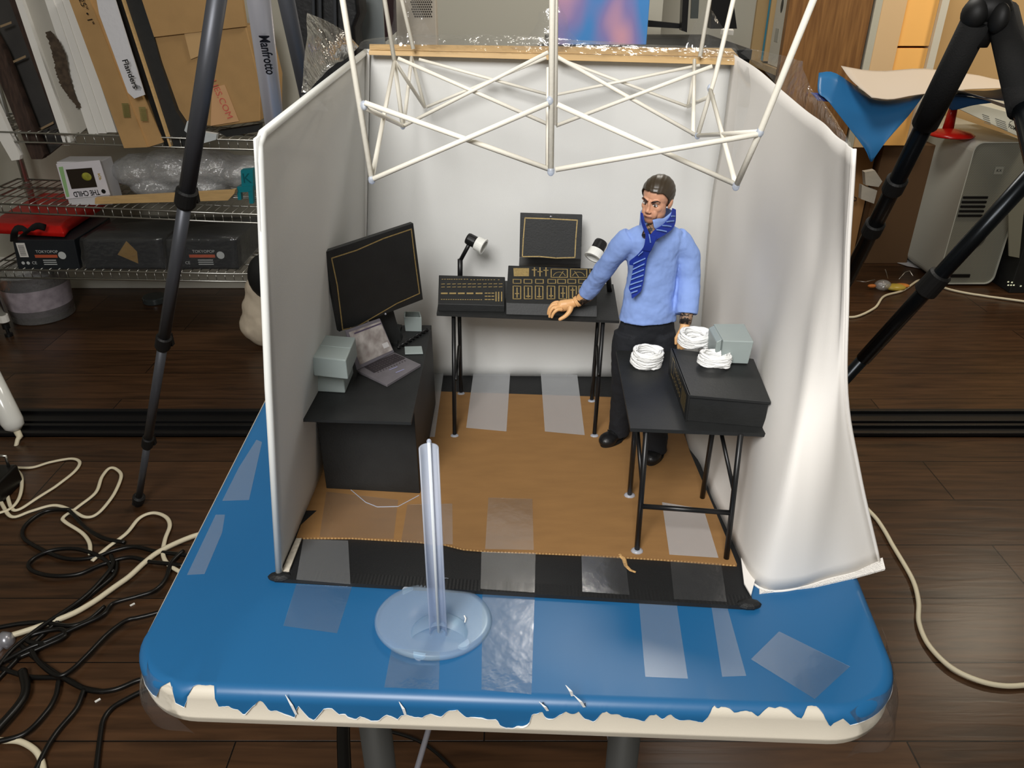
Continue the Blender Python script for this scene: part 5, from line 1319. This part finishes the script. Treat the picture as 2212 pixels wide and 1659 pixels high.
o, A_, B_, E_, d = leg2((2110, 45), (1860, 545), 1.19, 1.48, .36)
for (c, k) in ((on_leg(A_, E_, 385), .0185), (on_leg(A_, E_, 480), .0185)): G().lathe(c, d, [(.0155, 0), (k, .003), (k, .03), (.0155, .036)], 20).build('clamp', M['rubber'], o)
o, A_, B_, E_, d = leg2((2165, 30), (2215, 240), 1.21, 1.05, .98)
o, A_, B_, E_, d = leg2((2240, 365), (1815, 830), 1.22, 1.42, 0, .0142)
G().lathe(on_leg(A_, E_, 590), d, [(.0155, 0), (.020, .003), (.021, .045), (.0155, .05)], 20).build('clamp', M['rubber'], o)

# ================================================================ BACKGROUND, TOP CENTRE
bgk = thing('black_bag', 'tall black fabric stand bag behind the tent, left of the perforated panel', 'bag', (-.75, 2.0, 0))
q = [V(620, -30, 2.0), V(770, -30, 2.0), V(776, 30, 2.0), V(765, 60, 2.0), V(762, 180, 2.0), V(640, 240, 2.0)]
q2 = [Vector((p.x, 2.0, p.z)) for p in q]; q2 = q2[:4] + [Vector((q[4].x + .02, 2.0, 0.0)), Vector((q[5].x, 2.0, 0.0))]
G().slab(q2, (0, .12, 0)).build('bag_body', mat('black_nylon', (10, 10, 12), .5, bump=.3, bs=60), bgk, bevel=.01)
for px in (676, 690, 722): G().tube([V(px, -30, 1.98), V(px + 3, 110, 1.98)], .004, 8).build('zip_line', mat('glossy_black', (60, 62, 66), .2), bgk)
gq_ = [V(742, -30, 2.2), V(823, -30, 2.2), V(822, 90, 2.2), V(742, 90, 2.2)]; gq_[2].z = gq_[3].z = 0
rf_ = G().slab(gq_, (0, .02, 0)).build('gray_board', mat('gray_board', (128, 134, 134), .6)); tag(rf_, 'flat gray board standing just behind the black bag', 'board')
st_ = tag(slabv([(826, -30), (850, -30), (853, 70), (832, 90)], 2.1, 2.14, 'dark_red_strap', mat('dark_red_cloth', (40, 18, 20), .8)), 'dark maroon strap hanging between gray board and perforated panel', 'strap')
pp = thing('perforated_panel', 'beige panel with rows of small round holes behind the tent', 'panel', (-.27, 2.3, 0))
q = [V(850, -30, 2.3), V(940, -30, 2.3), V(936, 90, 2.3), V(846, 90, 2.3)]
q = [q[0], q[1], Vector((q[2].x, 2.3, 0)), Vector((q[3].x, 2.3, 0))]
G().slab(q, (0, .05, 0)).build('panel_body', mat('beige_panel', (186, 176, 160), .6), pp, bevel=.004)
g = G()
for j in range(9):
    for i in range(11):
        px = 888 + i * 4.4 + (j % 2) * 2.2; py = -6 + j * 5.2
        if px < 934 and px > 880 + j * 2: g.lathe(V(px, py, 2.2985), (0, -1, 0), [(.0022, 0), (.0022, .0004)], 8)
h_ = g.build('holes', mat('hole_dark', (60, 54, 48), .8), pp); h_['kind'] = 'stuff'
# dark desk with painting and dark equipment
ds = thing('black_desk', 'long black desk behind the tent under the sky painting', 'desk', (.45, 2.75, 0))
DZ_ = 1.0
dq = [Vector((.53, 2.5, DZ_)), Vector((.72, 2.5, DZ_)), Vector((.72, 3.08, DZ_)), Vector((.56, 3.08, DZ_))]
dq[0].x = dq[3].x = .12
G().slab([p - Vector((0, 0, .03)) for p in dq], (0, 0, .03)).build('desktop', M['black'], ds, bevel=.003)
for p in dq: G().box((p.x * .97, p.y + (.03 if p.y < 2.7 else -.03), (DZ_ - .03) / 2), (.04, .04, DZ_ - .03)).build('leg', M['blackm'], ds)


def sky_mat():
    m = mat('pink_blue_sky', (90, 140, 210), .6); nt = m.node_tree; N = nt.nodes; L = nt.links
    tc = N.new('ShaderNodeTexCoord'); n = N.new('ShaderNodeTexNoise'); n.inputs['Scale'].default_value = 4.2; n.inputs['Detail'].default_value = 1.5
    mp = N.new('ShaderNodeMapping'); mp.inputs['Scale'].default_value = (1.5, 1, .8); mp.inputs['Location'].default_value = (1.3, 0, .4)
    L.new(tc.outputs['Object'], mp.inputs[0]); L.new(mp.outputs[0], n.inputs['Vector'])
    r = N.new('ShaderNodeValToRGB'); e = r.color_ramp.elements; e[0].position = .38; e[0].color = lin((78, 150, 222)) + (1,); e[1].position = .62; e[1].color = lin((226, 170, 190)) + (1,)
    k = e.new(.5); k.color = lin((150, 140, 200)) + (1,)
    L.new(n.outputs['Fac'], r.inputs[0]); L.new(r.outputs[0], N['Principled BSDF'].inputs['Base Color']); return m


pa = [V(1200, -40, 2.62), V(1407, -40, 2.62), V(1396, 100, 2.62), V(1200, 100, 2.62)]; pa[2].z = pa[3].z = DZ_ + .002
tag(G().slab(pa, (0, .025, 0)).build('sky_painting', sky_mat(), bevel=.003), 'canvas painting of pink clouds on blue sky behind the tent', 'painting')
mn = thing('dark_monitor', 'black computer monitor back with white panel on the black desk', 'monitor', (.75, 2.9, DZ_))
slabv([(1400, 44), (1476, 52), (1474, 62), (1400, 58)], 2.95, 2.98, 'lower_frame', M['blackm'], mn); slabv([(1476, -30), (1490, -30), (1484, 70), (1472, 66)], 2.9, 2.94, 'upright', M['blackm'], mn); slabv([(1540, -30), (1580, -30), (1592, 62), (1535, 62)], 2.85, 2.9, 'stand', M['blackm'], mn)
slabv([(1495, -30), (1512, -30), (1508, 40), (1492, 40)], 2.92, 2.93, 'side_screen', mat('dim_screen', (70, 74, 72), .3), mn)
tag(G().slab([P(1556, 74, 1.001), P(1584, 76, 1.001), P(1579, 66, 1.001), P(1566, 64, 1.001)], (0, 0, .015)).build('white_paper_stack', M['white']), 'small white paper stack on the right end of the black desk', 'paper')
# open bookcase seen from its side
OAK = mat('oak_veneer', (150, 108, 62), .5, ns=6, rgb2=(112, 76, 42), stretch=(14, 1, 1)); OAKE = mat('oak_edge', (178, 150, 106), .5)
kx = V(1684, 150, 3.35).x; kz = V(1682, 152, 3.35).z; kw = V(1888, 0, 3.35).x
ka = thing('bookcase', 'oak bookcase seen from its side, open front facing left', 'bookcase', ((kx + kw) / 2, 3.55, 0))
G().box(((kx + kw) / 2, 3.37, .8), (kw - kx, .035, 1.6)).build('side_panel', OAK, ka, bevel=.001)
G().box(((kx + kw) / 2, 3.8, .8), (kw - kx, .02, 1.6)).build('side_panel', OAKE, ka)
for z_ in (.04, kz - .39, kz, kz + .38): G().box(((kx + kw) / 2, 3.58, z_ - .012), (kw - kx, .40, .024)).build('shelf_board', OAKE, ka)
G().box(((kx + .006 + kx + .2) / 2, 3.60, kz + .19), (.2, .012, .36)).build('divider', OAKE, ka)
G().box((kw - .01, 3.58, .8), (.01, .40, 1.6)).build('back_board', OAK, ka)
tag(G().box((kx + .03, 3.655, kz + .155), (.03, .04, .30)).build('blue_binder', mat('cyan_binder', (30, 150, 190), .5), bevel=.003), 'bright blue binder standing in the oak bookcase', 'binder')
wb = thing('white_box_file', 'white box file with dark finger hole in the oak bookcase', 'box file', (kx + .1, 3.5, kz)); G().box((kx + .10, 3.49, kz + .151), (.17, .16, .30)).build('file_body', mat('offwhite_card', (206, 202, 190), .6), wb, bevel=.003)
G().ell((kx + .0155, 3.49, kz + .23), (.002, .018, .028), seg=16, rg=10).build('finger_hole', M['blackm'], wb, smooth=True); G().box((kx + .0145, 3.5, kz + .12), (.001, .05, .05)).build('label', mat('gray_label', (170, 168, 158), .6), wb)
tag(G().box((kx + .05, 3.72, kz - .25), (.05, .06, .25)).build('red_book', mat('red_cover', (170, 40, 30), .5)), 'red book on the lower shelf of the oak bookcase', 'book')
# cabinet; the warm lamp light is painted into its orange fronts
cbn = thing('storage_cabinet', 'pale cabinet with drawer fronts painted orange as lit by a warm lamp, behind the blue sheets', 'cabinet', (1.75, 3.45, 0))
y_ = 3.36; CB = .54; zq = lambda pts, z0: [Vector((p.x, p.y, p.z)) for p in pts]
xa, xb, xc, xd_, xe = V(1893, 0, y_).x, V(1908, 0, y_).x, V(1962, 0, y_).x, V(2036, 0, y_).x, V(2052, 0, y_).x
G().box(((xa + xb) / 2, y_ + .15, CB + .4), (xb - xa, .3, .8)).build('side_panel', mat('pale_gray', (190, 188, 172), .5), cbn)
G().box(((xb + xc) / 2, y_ + .15, CB + .4), (xc - xb, .29, .8)).build('cream_panel', mat('cream_panel', (222, 190, 146), .5), cbn)
G().box(((xd_ + xe) / 2, y_ + .15, CB + .4), (xe - xd_, .3, .8)).build('side_panel', mat('pale_gray2', (206, 202, 188), .5), cbn)
OR_ = mat('lamplit_orange', (255, 196, 112), .5)
zj = V(1990, 103, y_).z
G().box(((xc + xd_) / 2, y_ + .16, zj + .15), (xd_ - xc, .28, .292)).build('drawer_front', OR_, cbn, bevel=.002)
G().box(((xc + xd_) / 2, y_ + .16, (zj + CB) / 2), (xd_ - xc, .28, zj - CB - .008)).build('drawer_front', OR_, cbn, bevel=.002)
bc2 = thing('tall_carton', 'tall tan cardboard sheet behind the right tripod', 'carton', (2.1, 3.3, 0))
G().box(((V(2054, 0, 3.68).x + 2.95) / 2, 3.775, .7), (2.95 - V(2054, 0, 3.68).x, .03, 1.4)).build('sheet', mat('tan_card', (212, 176, 124), .7, nz=.04, ns=5), bc2)

# ================================================================ BACKGROUND, RIGHT: PC TOWER AND PILE
tx0, tx1 = V(2022, 618, 3.13).x, V(2142, 618, 3.13).x; tz = V(2130, 308, 3.13).z; ty1 = 3.74
ALU = mat('aluminium', (196, 198, 188), .4, metal=.1)
pc = thing('computer_tower', 'silver aluminium computer tower with slotted mesh front standing on the floor', 'computer', ((tx0 + tx1) / 2, 3.35, 0))
# rounded shell
zb_ = .012


def rrect(y, ins=0.0, x0=tx0, x1=tx1, z0=zb_, z1_=tz, r=.035, n=6):
    p = []
    for (cx, cz, a0) in ((x1 - r, z1_ - r, 0), (x0 + r, z1_ - r, 90), (x0 + r, z0 + r, 180), (x1 - r, z0 + r, 270)):
        for k in range(n + 1):
            a = R_(a0 + 90 * k / n); p.append(Vector((cx + (r - ins) * math.cos(a), y, cz + (r - ins) * math.sin(a))))
    return p


G().loft([rrect(3.13), rrect(ty1)], 0, False).build('shell', ALU, pc, smooth=False, solid=.004, bevel=0)


def mesh_mat():
    m = mat('perforated_aluminium', (150, 150, 138), .4, metal=.3); nt = m.node_tree; N = nt.nodes; L = nt.links
    tc = N.new('ShaderNodeTexCoord'); v = N.new('ShaderNodeTexVoronoi'); v.inputs['Scale'].default_value = 210; v.inputs['Randomness'].default_value = 0
    mp = N.new('ShaderNodeMapping'); mp.inputs['Rotation'].default_value = (0, R_(45), 0); L.new(tc.outputs['Object'], mp.inputs[0]); L.new(mp.outputs[0], v.inputs['Vector'])
    r = N.new('ShaderNodeValToRGB'); e = r.color_ramp.elements; e[0].position = .30; e[0].color = lin((40, 40, 34)) + (1,); e[1].position = .42; e[1].color = lin((158, 158, 146)) + (1,)
    L.new(v.outputs['Distance'], r.inputs[0]); L.new(r.outputs[0], N['Principled BSDF'].inputs['Base Color']); return m


G().loft([rrect(3.137, .003), rrect(3.155, .003)], 0, True).build('front_mesh', mesh_mat(), pc)
G().loft([rrect(3.72, .003), rrect(3.735, .003)], 0, True).build('rear_plate', ALU, pc)
zs = V(2100, 425, 3.13).z
fx = lambda px: V(px, 450, 3.13).x
for k in range(5): G().box((tx0 + .062 + k * 0, 3.134, zs + .0 - .019 * k - .004), (.10, .006, .009)).build('drive_slot', M['blackm'], pc)
G().lathe((tx0 + .11, 3.136, zs - .175), (0, -1, 0), [(.045, 0), (.045, .002)], 32).build('round_grille', mat('dark_grille', (84, 84, 76), .5), pc)
G().box((tx0 + .085, 3.134, zb_ + .035), (.10, .006, .014)).build('handle_slot', M['blackm'], pc)
G().box((tx0 + .125, 3.134, zs + .105), (.034, .002, .03)).build('sticker', mat('pale_sticker', (160, 160, 148), .5), pc)
G().lathe((tx1 - .035, 3.134, zs - .075), (0, -1, 0), [(.006, 0), (.006, .003)], 16).build('power_button', ALU, pc)
text('KX', (tx0 + .125, 3.132, zs + .105), (1, 0, 0), (0, 0, 1), .012, M['blackm'], pc, 'sticker_mark')
# pile on the tower
rd = thing('red_dish', 'red plastic stand with flat round foot on top of the computer tower', 'stand', V(2060, 285, 3.2)); RD = mat('red_plastic', (178, 22, 16), .25)
G().lathe(Vector((V(2058, 275, 3.25).x, 3.25, tz + .004)), (0, 0, 1), [(.085, 0), (.09, .006), (.07, .016), (.02, .026)], 36).build('foot', RD, rd, smooth=True)
G().lathe(Vector((V(2052, 262, 3.30).x, 3.30, tz + .02)), (0, 0, 1), [(.022, 0), (.016, .09)], 20).build('column', RD, rd, smooth=True)
tbx = thing('white_long_box', 'long white printed box lying slanted on top of the computer tower', 'box', V(2150, 270, 3.1))
tb4 = [V(2071, 236, 3.12), V(2240, 314, 3.06), V(2240, 258, 3.06), V(2098, 221, 3.12)]
pl = Pl(tb4[0], tb4[1], tb4[3]); tb4[2] = pl.at(2240, 258)
G().slab(tb4, (.02, .20, .03)).build('box_body', mat('white_card_box', (196, 196, 184), .5), tbx, bevel=.002)
bxd = (tb4[1] - tb4[0]).normalized(); byd = (tb4[3] - tb4[0])
text('TOMAR', pl.at(2192, 278, .001), bxd, (.1, 0, 1), .012, M['blackm'], tbx, 'box_name', bold=.0004)
stg = G(); stroke(stg, pl, [(2179, 270), (2182, 263), (2190, 259), (2198, 262), (2204, 270), (2205, 275)], .0025, lift=.0008)
for k in range(5): stroke(stg, pl, [(2122 + k, 247 + k * 4.4), (2136 + k, 252 + k * 4.4)], .002, lift=.0008); stroke(stg, pl, [(2150 + k, 256 + k * 4.4), (2172 + k, 264 + k * 4.4)], .002, lift=.0008)
stg.build('printed_lines', mat('gray_ink', (110, 110, 106), .6), tbx)
BL2 = mat('blue_sheet', (44, 112, 168), .35, spec=.5); CRM = mat('sheet_back', (206, 192, 176), .7); NV = mat('navy_sheet', (40, 54, 76), .4)


def sheet(rows, mt, name, label, cat='paper sheet', n=14, amp=.004):
    cc = [catmull([V(*p) for p in r], n) for r in rows]; rr = [catmull([c[i] for c in cc], n) for i in range(n + 1)]
    for r in rr:
        for k, p in enumerate(r): r[k] = p + noise.noise_vector(p * 9) * amp
    return tag(G().grid(rr).build(name, mt, smooth=True, solid=.0012), label, cat)


sheet([[(1815, 143, 2.92), (1900, 153, 2.94), (2000, 149, 2.96), (2100, 162, 2.98), (2206, 180, 3.0)], [(1845, 180, 2.84), (1905, 184, 2.85), (1990, 180, 2.86), (2090, 180, 2.88), (2200, 184, 2.9)], [(1884, 212, 2.76), (1925, 214, 2.77), (1985, 204, 2.79), (2080, 193, 2.82), (2190, 188, 2.86)]], CRM, 'paper_sheet', 'large sheet lying pale back side up over the pile at upper right')
sheet([[(1770, 156, 2.90), (1800, 156, 2.90), (1850, 186, 2.90), (1900, 212, 2.90), (1998, 200, 2.90)], [(1766, 200, 2.86), (1800, 215, 2.85), (1850, 235, 2.84), (1910, 240, 2.84), (1985, 222, 2.84)], [(1790, 222, 2.84), (1815, 242, 2.83), (1855, 268, 2.82), (1905, 265, 2.82), (1962, 252, 2.82)], [(1862, 312, 2.80), (1866, 316, 2.80), (1880, 318, 2.79), (1905, 308, 2.79), (1920, 298, 2.79)], [(1881, 350, 2.79), (1882, 350, 2.79), (1883, 350, 2.785), (1885, 349, 2.785), (1886, 347, 2.785)]], BL2, 'paper_sheet', 'glossy blue sheet hanging down in a point at upper right')
sheet([[(1750, 200, 2.875), (1790, 204, 2.875), (1850, 215, 2.875)], [(1765, 218, 2.87), (1800, 222, 2.87), (1850, 230, 2.87)]], mat('violet_sheet', (84, 96, 170), .4), 'paper_sheet', 'narrow violet blue sheet edge left of the hanging blue sheet')
sheet([[(2052, 197, 2.96), (2120, 196, 2.98), (2200, 188, 3.0), (2230, 190, 3.0)], [(2060, 205, 2.9), (2130, 212, 2.9), (2200, 222, 2.9), (2230, 228, 2.9)]], NV, 'paper_sheet', 'dark navy sheet under the pale sheet behind the right tripod')
sheet([[(2040, 228, 2.84), (2044, 203, 2.86), (2060, 194, 2.9), (2110, 206, 2.9), (2175, 226, 2.9)], [(2050, 232, 2.88), (2052, 210, 2.9), (2064, 200, 2.93), (2112, 212, 2.94), (2175, 234, 2.94)]], M['white'], 'paper_sheet', 'curled white sheet edge just right of the tripod foam grip', amp=.001)
sheet([[(2050, 234, 2.92), (2056, 206, 2.93), (2090, 208, 2.93), (2140, 218, 2.93)], [(2056, 238, 2.93), (2070, 236, 2.93), (2100, 228, 2.93), (2142, 222, 2.93)]], mat('deep_blue_sheet', (16, 60, 100), .4), 'paper_sheet', 'rolled deep blue sheet under the curled white edge', amp=.001)
pb2 = G().box((2.15, 3.35, tz + .10), (.45, .20, .012)).build('pile_board', M['black']); tag(pb2, 'dark board carrying the sheets above the computer tower', 'board')
ab = thing('brown_carton', 'brown carton with curved arrow mark just right of the tent cloth', 'carton', V(1850, 496, 3.45))
ax0, ax1 = max(kw + .01, V(1800, 495, 3.42).x), V(1868, 480, 3.42).x; zt4 = CB - .002
lcn = G().box(((ax1 + .01 + 1.84) / 2, 3.55, (CB - .002) / 2), (1.84 - ax1 - .01, .26, CB - .002)).build('low_carton', mat('dark_card', (96, 70, 44), .8), bevel=.003); tag(lcn, 'dim brown carton under the lamplit orange cabinet', 'carton')
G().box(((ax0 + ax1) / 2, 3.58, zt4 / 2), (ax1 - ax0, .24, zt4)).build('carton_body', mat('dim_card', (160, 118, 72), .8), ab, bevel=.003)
G().slab([V(1775, 250, 3.5), V(1800, 252, 3.5), V(1850, 312, 3.5), V(1845, 336, 3.46), V(1775, 330, 3.46)], (0, .012, 0)).build('flap', mat('light_card', (196, 168, 116), .8), ab)
G().tube([V(1842, 424, 3.446), V(1850, 428, 3.446), V(1850, 432, 3.446), V(1838, 434, 3.446)], .003, 6).build('arrow_mark', mat('dark_ink', (70, 50, 34), .8), ab)
for k, (px, lb) in enumerate(((((1868, 372), (1890, 368), (1906, 392), (1898, 404), (1870, 400)), 'crumpled pale paper behind the right tripod leg, upper piece'), (((1862, 400), (1895, 412), (1888, 440), (1860, 430)), 'crumpled gray paper behind the right tripod leg, lower piece'))):
    tag(slabv(px, 3.3, 3.33, 'crumpled_paper', mat('pale_paper', (178, 172, 160), .8, bump=.5, bs=40), None), lb, 'paper')
for k, (pts, lb) in enumerate((([(1890, 545), (1915, 538), (1940, 555), (1915, 552)], 'pale paper corner on floor left of the computer tower'), ([(1915, 560), (1935, 552), (1995, 572), (2000, 582), (1960, 575)], 'printed paper sheets on floor under the computer tower'), ([(1914, 520), (1918, 562), (1960, 566), (1940, 545)], 'white framed dark print on floor by the computer tower'))):
    g = G().slab([P(a, b, .002 + .002 * k) for a, b in pts], (0, 0, .001)); tag(g.build('floor_paper', mat('floor_paper', (180, 178, 180) if k < 2 else (70, 60, 54), .6)), lb, 'paper')
eq = thing('black_device', 'black electronic device with small lit dots at the right margin', 'device', (2.3, 3.1, 0))
G().box((tx1 + .32, 3.2, .16), (.58, .3, .32)).build('case', M['black'], eq, bevel=.004)
LG = mat('pale_light', (220, 222, 190), .4, emit=.5)
for px, py in ((2178, 609), (2186, 610), (2178, 616), (2184, 616), (2190, 616), (2205, 618)): G().box(V(px, py, 3.045), (.006, .002, .005)).build('indicator_light', LG, eq)
G().slab([V(2176, 420, 3.04), V(2184, 400, 3.04), V(2215, 400, 3.04), V(2200, 556, 3.04), V(2178, 552, 3.04)], (0, -.006, 0)).build('pale_side_sheet', mat('pale_side', (130, 128, 112), .6), eq)
gg = thing('glue_gadget', 'small clear and orange plastic gadget with twisted wires on floor at right', 'gadget', P(1925, 632, 0)); ga = P(1922, 628, 0)
G().ell(ga + Vector((-.03, .01, .022)), (.035, .03, .022), seg=18, rg=10).build('clear_case', M['bubble'], gg, smooth=True); G().ell(ga + Vector((0.02, 0, .016)), (.045, .028, .014), seg=18, rg=10).build('yellow_base', mat('yellow_plastic', (196, 170, 70), .3), gg, smooth=True)
G().ell(ga + Vector((.05, .01, .02)), (.035, .02, .008), seg=16, rg=8).build('orange_fin', mat('orange_fin', (220, 140, 60), .4), gg, smooth=True); G().ell(ga + Vector((-.075, .01, .018)), (.02, .01, .008), seg=12, rg=8).build('orange_tip', mat('orange_tip', (220, 130, 60), .4), gg, smooth=True)
for pts in (([(1850, 607, .03), (1870, 609, .03), (1890, 604, .04)]), ([(1912, 582, .08), (1915, 590, .06), (1918, 602, .04)]), ([(1942, 603, .05), (1955, 588, .07), (1965, 585, .07), (1972, 596, .06)])): G().tube([P(*p) for p in pts], .0016, 6).build('twisted_wire', M['chrome'], gg, smooth=True)


# ================================================================ CABLES ON THE FLOOR
def cable(pts, r, mt, label, z=None, name='cable', flat=1.0, group=None):
    z = z if z is not None else r * flat + .0006; k = len(pts)
    q = catmull([P(a, b, z) for a, b in pts], k * 6)
    for i, p in enumerate(q): p.z += .003 * abs(noise.noise(Vector((p.x * 9, p.y * 9, len(pts)))))
    return tag(G().tube(q, r, 8, flat=flat, up=Vector((0, 0, 1))).build(name, mt, smooth=True), label, 'cable', group)


cable([(1810, 684), (1850, 684), (1890, 665), (1910, 640), (1950, 628), (1985, 606), (2010, 612), (2060, 628), (2130, 640), (2240, 656)], .005, M['ccable'], 'cream cable crossing the floor past the computer tower')
cable([(1850, 1070), (1872, 1098), (1900, 1130), (1935, 1190), (1970, 1250), (1984, 1300), (1985, 1345), (2005, 1392), (2050, 1440), (2110, 1470), (2170, 1482), (2240, 1478)], .0052, M['ccable'], 'gray cream cable curving down the floor at the lower right')
LC = 'tangle of cables on the floor at left'
cable([(20, 1010), (68, 1010), (108, 999), (152, 991), (172, 998), (163, 1017), (130, 1044), (81, 1077), (41, 1101), (24, 1096), (11, 1058), (-12, 1030)], .0048, M['ccable'], 'cream flat cable, uppermost loop of the left floor tangle', .004, flat=.6)
cable([(-12, 1050), (5, 1090), (27, 1117), (68, 1104), (117, 1092), (152, 1101), (184, 1117), (212, 1109), (244, 1071), (262, 1031), (252, 1014), (236, 1012), (220, 1031), (206, 1066), (168, 1096), (138, 1117), (141, 1128), (176, 1150), (193, 1172), (195, 1198)], .0048, M['ccable'], 'cream flat cable making the tall narrow loop at left', .006, flat=.6)
cable([(199, 1212), (231, 1185), (271, 1155), (301, 1120), (331, 1108), (358, 1117), (367, 1136), (357, 1165), (352, 1195), (362, 1218), (390, 1236)], .0052, M['ccable'], 'cream flat cable arching beside the left table edge', .006, flat=.6)
cable([(35, 1014), (47, 1033), (43, 1071), (24, 1098), (-15, 1112)], .0046, M['ccable'], 'short cream cable curving down at the left margin', .008, flat=.6)
cable([(440, 1152), (400, 1165), (345, 1192), (312, 1217), (271, 1252), (176, 1317), (108, 1345), (60, 1362), (10, 1378)], .0062, M['ccable'], 'thick cream cable running diagonally from the table edge to the left margin', .008)
cable([(-12, 1600), (8, 1600), (43, 1602), (75, 1620), (90, 1645), (96, 1680)], .0055, M['ccable'], 'cream cable curve in the bottom left corner')
K = M['kcable']
for i, (pts, lb) in enumerate((
        ([(155, 1101), (100, 1105), (58, 1132), (50, 1160), (85, 1185), (140, 1207), (200, 1205), (245, 1190), (290, 1182), (340, 1192), (400, 1200), (440, 1205)], 'black cable, upper wide loop of the left tangle'),
        ([(245, 1236), (225, 1208), (170, 1187), (110, 1190), (66, 1212), (68, 1232), (110, 1245), (170, 1240), (225, 1218), (280, 1205), (330, 1215), (400, 1222)], 'black cable, lower oval loop of the left tangle'),
        ([(150, 1103), (185, 1140), (225, 1163), (270, 1172)], 'short black cable crossing the cream loops'),
        ([(-12, 1450), (30, 1400), (95, 1350), (170, 1300), (215, 1258), (243, 1222), (240, 1200)], 'black cable laid along the thick cream cable, upper one'),
        ([(-12, 1475), (60, 1402), (140, 1330), (200, 1282), (246, 1242), (252, 1212)], 'black cable laid along the thick cream cable, lower one'),
        ([(350, 1446), (310, 1466), (293, 1472), (244, 1491), (190, 1491), (136, 1464), (81, 1426), (40, 1390)], 'black cable reaching under the front left table corner'),
        ([(396, 1190), (370, 1216), (358, 1250), (335, 1275), (298, 1288), (244, 1304), (222, 1330), (163, 1357), (108, 1383), (54, 1404), (-12, 1442)], 'black cable sweeping from the left table edge down to the margin'),
        ([(420, 1300), (340, 1324), (300, 1334), (271, 1342), (231, 1372), (190, 1415), (152, 1450), (122, 1459), (85, 1432), (68, 1405)], 'black cable bending below the left table edge'),
        ([(360, 1470), (310, 1492), (275, 1510), (244, 1529), (225, 1553), (217, 1589), (206, 1680)], 'black cable running down to the bottom edge left of the table'),
        ([(182, 1491), (163, 1534), (114, 1594), (70, 1680)], 'black cable going straight down to the bottom left'),
        ([(127, 1472), (120, 1505), (100, 1540), (54, 1585), (-12, 1604)], 'black cable curving out at the lower left margin'),
        ([(49, 1450), (56, 1490), (40, 1525), (-12, 1585)], 'thick black cable at the lower left margin'),
        ([(-12, 1440), (60, 1462), (136, 1466), (180, 1486), (220, 1494)], 'thin shiny black cable across the lower tangle'),
        ([(-12, 1358), (50, 1348), (95, 1346), (150, 1352), (190, 1340), (226, 1310)], 'thin black cable beside the thick cream cable'),
        ([(100, 1395), (60, 1385), (75, 1370), (130, 1360), (140, 1375), (100, 1395), (40, 1420)], 'small black cable loop near the left margin'))):
    cable(pts, .0048 if i != 11 else .0085, K, lb, .006 + .0025 * (i % 4))
cable([(742, 1560), (742, 1600), (745, 1680)], .010, K, 'wide black strap hanging below the table front', .20, flat=.3)
cable([(735, 1555), (900, 1600), (1000, 1680)], .003, K, 'thin dark cable on floor under the table', .01)
lm = thing('white_tube_light', 'glossy white tube shaped lamp lying at the left margin', 'lamp', P(10, 960, 0)); a = V(-40, 780, 1.95); b = V(36, 930, 1.90)
d = (b - a).normalized(); G().tube([a, b - d * .03, b - d * .012, b], [.030, .030, .026, .012], 24).build('tube_shell', M['whitepl'], lm, smooth=True)
G().tube([b - d * .005, b + d * .02, V(38, 950, 1.88), V(26, 1000, 1.85)], [.010, .009, .006, .005], 10).build('cord', M['ccable'], lm, smooth=True)
pw = thing('power_adapter', 'black power adapter cluster at the left margin beside the white lamp', 'adapter', P(2, 1050, 0)); G().box(P(-6, 1045, .03), (.07, .10, .06)).build('adapter_body', M['kcable'], pw, bevel=.008); G().tube([P(-10, 985, .09), P(12, 985, .09), P(18, 1005, .06)], .004, 8).build('metal_loop', M['chrome'], pw, smooth=True)
kb = G().lathe(P(-6, 1392, .004), (0.9, 0.3, .3), [(.002, -.02), (.022, -.016), (.024, .004), (.012, .012), (.02, .018), (.012, .03), (.002, .032)], 20).build('metal_knob', M['silver'], smooth=True); tag(kb, 'shiny gray round knob at the left margin among the cables', 'knob')
for (px, py, lb) in ((211, 1513, 'tiny pale scrap on the floor left of the table corner'), (286, 1306, 'tiny pale crumb on floor beside the left table edge')): tag(G().box(P(px, py, .002), (.010, .004, .002), Matrix.Rotation(.8, 3, 'Z')).build('paper_scrap', M['white']), lb, 'scrap')
